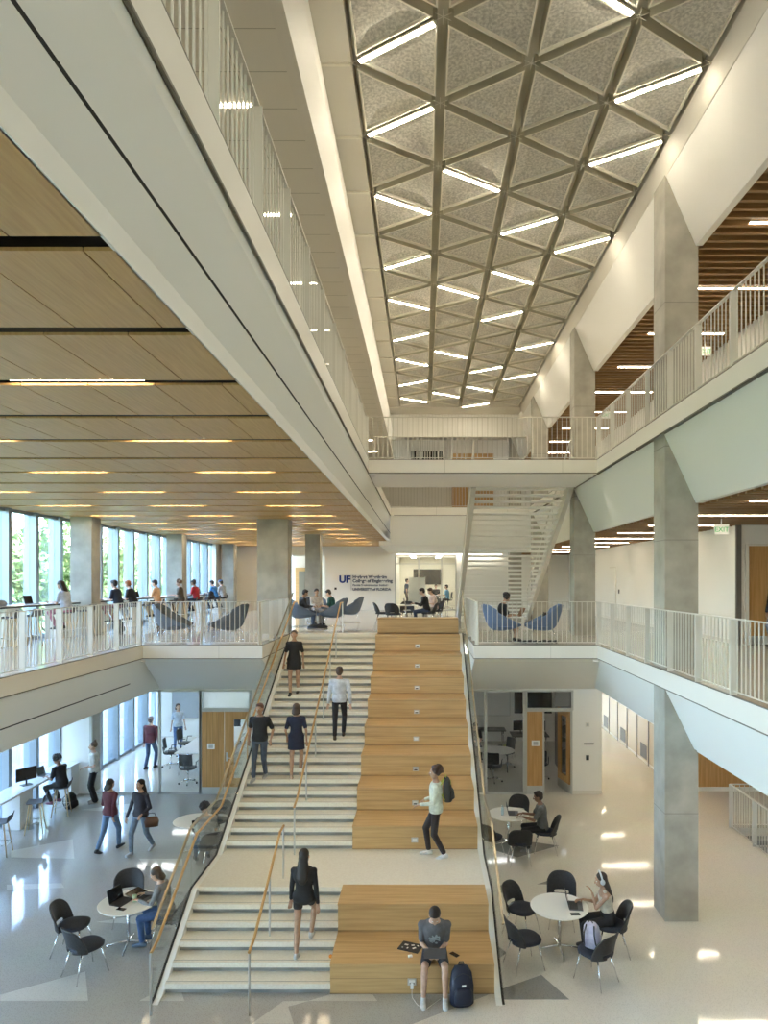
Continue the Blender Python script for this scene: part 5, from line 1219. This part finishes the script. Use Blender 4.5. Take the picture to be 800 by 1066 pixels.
person('person in white shirt and black trousers climbing the upper flight', -2.0, 16.25, onstair(16.25), 92, 1.74, feet=[(-0.09,-0.20,-R),(0.09,0.12,0.0)], hands=[(-0.27,0.06,0.80),(0.27,-0.08,0.82)], hip=0.90, toe=(-16,0), skin='light', top=(0.55,0.57,0.60), bottom=(0.015,0.015,0.02), sleeve='long', shoe=(0.05,0.03,0.02), haircol=BR)
person('person in a navy dress climbing the upper flight behind the white shirt', -2.82, 15.15, onstair(15.15), 94, 1.66, feet=[(-0.08,-0.24,-R),(0.08,0.10,0.0)], hands=[(-0.22,0.12,0.85),(0.24,-0.12,0.80)], hip=0.87, toe=(-18,0), skin='tan', top=NAVYC, bottom=NAVYC, sleeve='short', leg='mini', dress=0.28, topname='dress', shoe=(0.5,0.35,0.25), hair='bob', haircol=BR, female=True)
person('person in black T-shirt and jeans descending beside the glass guard', -3.58, 14.95, onstair(14.95), -96, 1.70, feet=[(-0.09,-0.08,0.0),(0.09,0.22,-R)], hands=[(-0.28,0.10,0.90),(0.27,-0.04,0.84)], hip=0.89, skin='tan', top=BLK, bottom=(0.06,0.08,0.12), sleeve='short', shoe=(0.4,0.4,0.4), hair='short', haircol=(0.12,0.05,0.03))
person('walker in maroon top and pale jeans crossing the floor, nearer the counter', -7.16, 15.6, 0, 70, 1.68, feet=[(-0.08,-0.26,0.03),(0.08,0.22,0.0)], hands=[(-0.22,0.22,0.90),(0.24,-0.16,0.84)], hip=0.885, toe=(-25,8), skin='tan', top=(0.10,0.02,0.03), bottom=(0.12,0.20,0.33), sleeve='long', shoe=BLK, hair='bob', haircol=DK, female=True)
person('walker in dark top carrying a brown bag, nearer the stairs', -6.40, 15.45, 0, 250, 1.72, feet=[(-0.08,-0.26,0.03),(0.08,0.24,0.0)], hands=[(-0.24,0.22,0.98),(0.26,0.16,0.80)], hip=0.90, toe=(-25,8), skin='tan', top=(0.03,0.03,0.045), bottom=(0.16,0.22,0.30), sleeve='long', shoe=(0.4,0.42,0.45), hair='long', haircol=DK, female=True)
t = empty('handbag', (-6.13, 15.40, 0.62), 0.3, 'brown handbag held by the walker nearer the stairs', 'bag')
MB().loft([((0,0,0), (0.14,0,0), (0,0.05,0)), ((0,0,0.12), (0.16,0,0), (0,0.06,0)), ((0,0,0.22), (0.12,0,0), (0,0.03,0))], 16, p=0.7).build('bag_body', mat('leather_brown', (0.09,0.035,0.015), 0.5), t, True)
MB().tube([(-0.1,0,0.2),(-0.06,0,0.30),(0.06,0,0.30),(0.1,0,0.2)], 0.008).build('bag_handle', BLACK, t)
# tables
sc = sit(0.485)
person('woman with silver headphones and cream top at the front column table', 3.08, 11.37, 0, 176, 1.66, **{**sit(0.485, 0.40, 0.78, 0.38), 'hands': [(-0.06,0.27,0.98),(0.12,0.40,0.79)]}, lean=9, head=(8, 4), skin='tan', top=(0.55,0.50,0.40), bottom=BLK, sleeve='strap', leg='wide', botname='skirt', shoe=(0.05,0.05,0.055), hair='long', haircol=(0.03,0.017,0.012), female=True, headphones=True, vox=0.009)
person('woman in grey top and blue jeans at the table with two laptops', -4.37, 11.62, 0, 180, 1.68, **sit(0.485, 0.42, 0.79, 0.40), lean=12, head=(22, 0), skin='light', top=(0.22,0.22,0.23), bottom=(0.05,0.10,0.22), sleeve='long', shoe=(0.10,0.14,0.2), hair='bob', haircol=BR, female=True, vox=0.009)
person('person with a black laptop on the lap, seen through the stair handrails', -4.68, 14.8, 0, 125, 1.70, **sit(0.485, 0.33, 0.66, 0.42), lean=14, head=(26, 0), skin='light', top=(0.30,0.30,0.30), bottom=(0.05,0.09,0.16), shoe=BLK, hair='curly', haircol=DK)
person('man in grey T-shirt and black trousers typing at the study room table', 2.72, 15.57, 0, 172, 1.78, **sit(0.485, 0.44, 0.80, 0.36), lean=6, head=(10, 0), skin='brown', top=(0.10,0.105,0.105), bottom=BLK, shoe=(0.2,0.2,0.2), hair='short', haircol=DK, vox=0.009)
# ground floor counter
bs = lambda reach=0.36, hz=1.02: dict(hip=0.845, feet=[(-0.13,0.26,0.29),(0.13,0.26,0.29)], hands=[(-0.14,reach,hz),(0.14,reach,hz)])
person('person dressed in black sitting on a bar stool at the ground floor counter', XS+0.02, 17.95, 0, 165, 1.68, **bs(), lean=12, head=(20, 0), skin='brown', top=(0.02,0.02,0.022), bottom=(0.03,0.03,0.03), shoe=(0.25,0.08,0.12), hair='curly', haircol=DK)
person('standing woman with a hair bun, white T-shirt and wide black trousers', -9.15, 18.95, 0, 205, 1.72, feet=[(-0.09,0,0),(0.11,0.02,0)], hands=[(-0.18,0.22,1.05),(0.24,0.10,1.02)], elbow=(0,-0.9,-0.3), hip=0.92, skin='light', top=(0.62,0.62,0.58), bottom=BLK, leg='wide', shoe=(0.5,0.45,0.38), hair='bun', haircol=(0.10,0.06,0.035), female=True)
# meeting room
person('person in burgundy shirt and jeans walking inside the glass meeting room', -8.95, 22.4, 0, 80, 1.76, feet=[(-0.09,-0.12,0.0),(0.09,0.14,0.0)], hip=0.92, skin='light', top=(0.11,0.015,0.03), bottom=(0.05,0.09,0.18), sleeve='long', shoe=BLK, hair='short', haircol=(0.10,0.06,0.04))
person('person in pale blue shirt and blue jeans standing at the meeting table', -8.95, 24.9, 0, -60, 1.70, skin='light', hip=0.91, top=(0.50,0.58,0.68), bottom=(0.07,0.14,0.30), hair='bob', haircol=BR, female=True)
person('person in dark clothes working at the far side of the study room', 1.75, 23.55, 0, -80, 1.68, **sit(0.50, 0.38, 0.76, 0.4), lean=14, head=(20,0), skin='light', top=BLK, bottom=BLK, hair='short', haircol=DK)
# second floor counter
CGp = 'people at the second floor window counter'
def cp(y, label, deg, skin, top, bottom, hair='short', haircol=DK, **kw):
    return person(label, XS+0.02, y, F2, deg, 1.74, **bs(0.38, 1.03), skin=skin, top=top, bottom=bottom, hair=hair, haircol=haircol, vox=0.013, group=CGp, **kw)
cp(18.2, 'woman with long dark hair, grey top and pink trousers at the window counter', 170, 'tan', (0.42,0.46,0.52), (0.45,0.20,0.27), 'long', female=True, lean=14, head=(14,0))
cp(21.3, 'man in navy T-shirt beside the front window column, hands raised', 175, 'light', (0.015,0.025,0.05), (0.35,0.15,0.18), lean=14, head=(2,0))
cp(22.4, 'red-haired person in a black T-shirt at the window counter', 178, 'light', BLK, (0.25,0.27,0.30), 'short', (0.35,0.12,0.04), lean=16, head=(12,0))
cp(24.4, 'person in an orange T-shirt at the window counter', 182, 'light', (0.72,0.40,0.20), (0.3,0.25,0.2), lean=6, head=(14,0))
cp(26.8, 'curly-haired person in brown at the window counter beside the rear column', 195, 'light', (0.09,0.065,0.04), (0.12,0.08,0.05), 'curly', (0.16,0.08,0.04), lean=8, head=(6,0))
cp(28.6, 'person in a red shirt and dark trousers at the window counter', 172, 'brown', (0.42,0.02,0.03), (0.02,0.025,0.05), lean=10, head=(10,0), capcol=(0.05,0.05,0.06))
cp(31.2, 'person in a bright blue shirt at the far window counter', 168, 'light', (0.05,0.24,0.62), (0.04,0.05,0.08), lean=14, head=(14,0))
cp(32.4, 'person in grey with a blue cap at the far window counter', 160, 'light', (0.42,0.42,0.42), (0.05,0.05,0.06), lean=10, head=(12,0), capcol=(0.10,0.20,0.45))
# second floor lounge
lo_ = lambda: dict(hip=0.53, feet=[(-0.13,0.46,0),(0.13,0.42,0)], hands=[(-0.12,0.36,0.70),(0.12,0.36,0.70)])
person('person in black T-shirt sitting in the bright blue lounge chair with a folder', 2.03, 17.87, F2, 8, 1.66, **lo_(), lean=8, head=(28,0), skin='tan', top=(0.02,0.022,0.03), bottom=(0.04,0.05,0.08), leg='shorts', botname='shorts', shoe=BLK, hair='curly', haircol=DK)
q = MB(); q.box(-0.16,0.16,-0.01,0.01,0,0.24); o = q.build('folder', mat('kraft', (0.20,0.10,0.045), 0.7), None, False, (2.52, 17.93, F2+0.66)); o.rotation_euler = (-0.5,0,-1.4); tag(o, 'brown folder held by the person in the blue lounge chair', 'folder')
person('person in dark clothes in the lounge group, back towards the thick column', -4.22, 23.6, F2, 22, 1.72, **lo_(), lean=8, head=(20,0), skin='tan', top=(0.03,0.03,0.035), bottom=(0.06,0.08,0.13), sleeve='long', haircol=DK, vox=0.013)
person('person in the green shirt in the lounge group', -3.17, 23.92, F2, 174, 1.72, **lo_(), lean=10, head=(24,0), skin='light', top=(0.03,0.11,0.10), bottom=(0.28,0.26,0.24), hair='short', haircol=DK, vox=0.013)
person('person in the beige shirt facing the camera in the lounge group', -3.95, 25.15, F2, -68, 1.70, **lo_(), lean=2, head=(8,0), skin='tan', top=(0.55,0.48,0.40), bottom=(0.3,0.28,0.26), sleeve='long', haircol=DK, vox=0.013)
person('person in a black long-sleeved top at the table behind the seating tiers', 0.12, 24.0, F2, 178, 1.74, **sit(0.485, 0.42, 0.79, 0.4), lean=12, head=(14,0), skin='light', top=BLK, bottom=(0.04,0.06,0.12), sleeve='long', haircol=DK, vox=0.013)
person('person in a pale pink shirt just behind the person in black', 0.42, 25.6, F2, 200, 1.72, **sit(0.485, 0.36, 0.75, 0.4), lean=12, head=(20,0), skin='light', top=(0.62,0.48,0.42), bottom=(0.3,0.28,0.26), haircol=BR, vox=0.013)
chair(0.46, 25.62, -0.94, -0.34, 'dark chair under the person in the pale pink shirt', F2, SG)
# lab
for x, y, d, tc, lb_ in ((-1.0, 39.6, 0, (0.03,0.05,0.10), 'person in dark blue standing at the left edge of the glass lab'), (0.75, 41.0, -90, BLK, 'person in black sitting below the wall screen in the lab'), (1.35, 38.4, 175, (0.22,0.45,0.62), 'person in a light blue shirt at the right of the lab')):
    kw = dict(hip=0.92) if 'standing' in lb_ else sit(0.50, 0.36, 0.76, 0.4)
    person(lb_, x, y, F2, d, 1.72, **kw, lean=4, skin='light', top=tc, bottom=(0.1,0.09,0.08), haircol=DK, vox=0.015)
LC = 'stools in the glass lab'
ocP.put((0.75, 41.05, F2), face(0,-1), 'office chair under the person in black in the lab', LC)
ocP.put((1.38, 38.42, F2), face(-1,0.1), 'office chair under the person in light blue in the lab', LC)
person('passer-by in dark clothes at the oak door of the second floor corridor', 8.48, 16.35, F2, 200, 1.78, hip=0.93, feet=[(-0.09,-0.1,0),(0.09,0.12,0)], skin='tan', top=BLK, bottom=(0.16,0.18,0.21), sleeve='long', haircol=DK)
# ================================================================== CAMERA, WORLD, LIGHT
cam = bpy.data.cameras.new('camera'); co = bpy.data.objects.new('camera', cam); COL.objects.link(co)
co.location = (0,0,EZ); co.rotation_euler = (pi/2,0,0)
cam.sensor_fit = 'VERTICAL'; cam.sensor_height = 36.0; cam.lens = 36.0*711/1066
cam.shift_x = -(441-400)/1066.0; cam.shift_y = (604-533)/1066.0
cam.clip_end = 400; cam.clip_start = 0.05
S.camera = co
w = bpy.data.worlds.new('sky'); S.world = w; w.use_nodes = True
N, L = w.node_tree.nodes, w.node_tree.links
bg = N['Background']; sk = N.new('ShaderNodeTexSky'); sk.sky_type = 'NISHITA'; sk.sun_disc = False
sk.sun_elevation = radians(48); sk.sun_rotation = radians(100); sk.air_density = 1.0; sk.dust_density = 2.0
hs = N.new('ShaderNodeHueSaturation'); hs.inputs['Saturation'].default_value = 0.8; L.new(sk.outputs[0], hs.inputs['Color']); L.new(hs.outputs[0], bg.inputs['Color']); bg.inputs['Strength'].default_value = 3.0
sd = bpy.data.lights.new('sun', 'SUN'); sd.energy = 5.0; sd.angle = radians(1.5); sd.color = (1.0,0.94,0.84)
so = bpy.data.objects.new('sun', sd); COL.objects.link(so); so.rotation_euler = V((-0.75,0.25,-0.9)).to_track_quat('-Z','Y').to_euler()
S.view_settings.view_transform = 'Standard'; S.view_settings.look = 'None'; S.view_settings.exposure = 1.05; S.view_settings.gamma = 1.0
S.view_settings.use_curve_mapping = False
S.cycles.use_denoising = True; S.cycles.denoiser = 'OPENIMAGEDENOISE'; S.cycles.max_bounces = 8; S.cycles.diffuse_bounces = 5; S.cycles.glossy_bounces = 4
S.cycles.transmission_bounces = 4; S.cycles.transparent_max_bounces = 16; S.cycles.caustics_reflective = False; S.cycles.caustics_refractive = False
S.cycles.sample_clamp_indirect = 8.0; S.cycles.use_light_tree = True; S.cycles.blur_glossy = 0.5
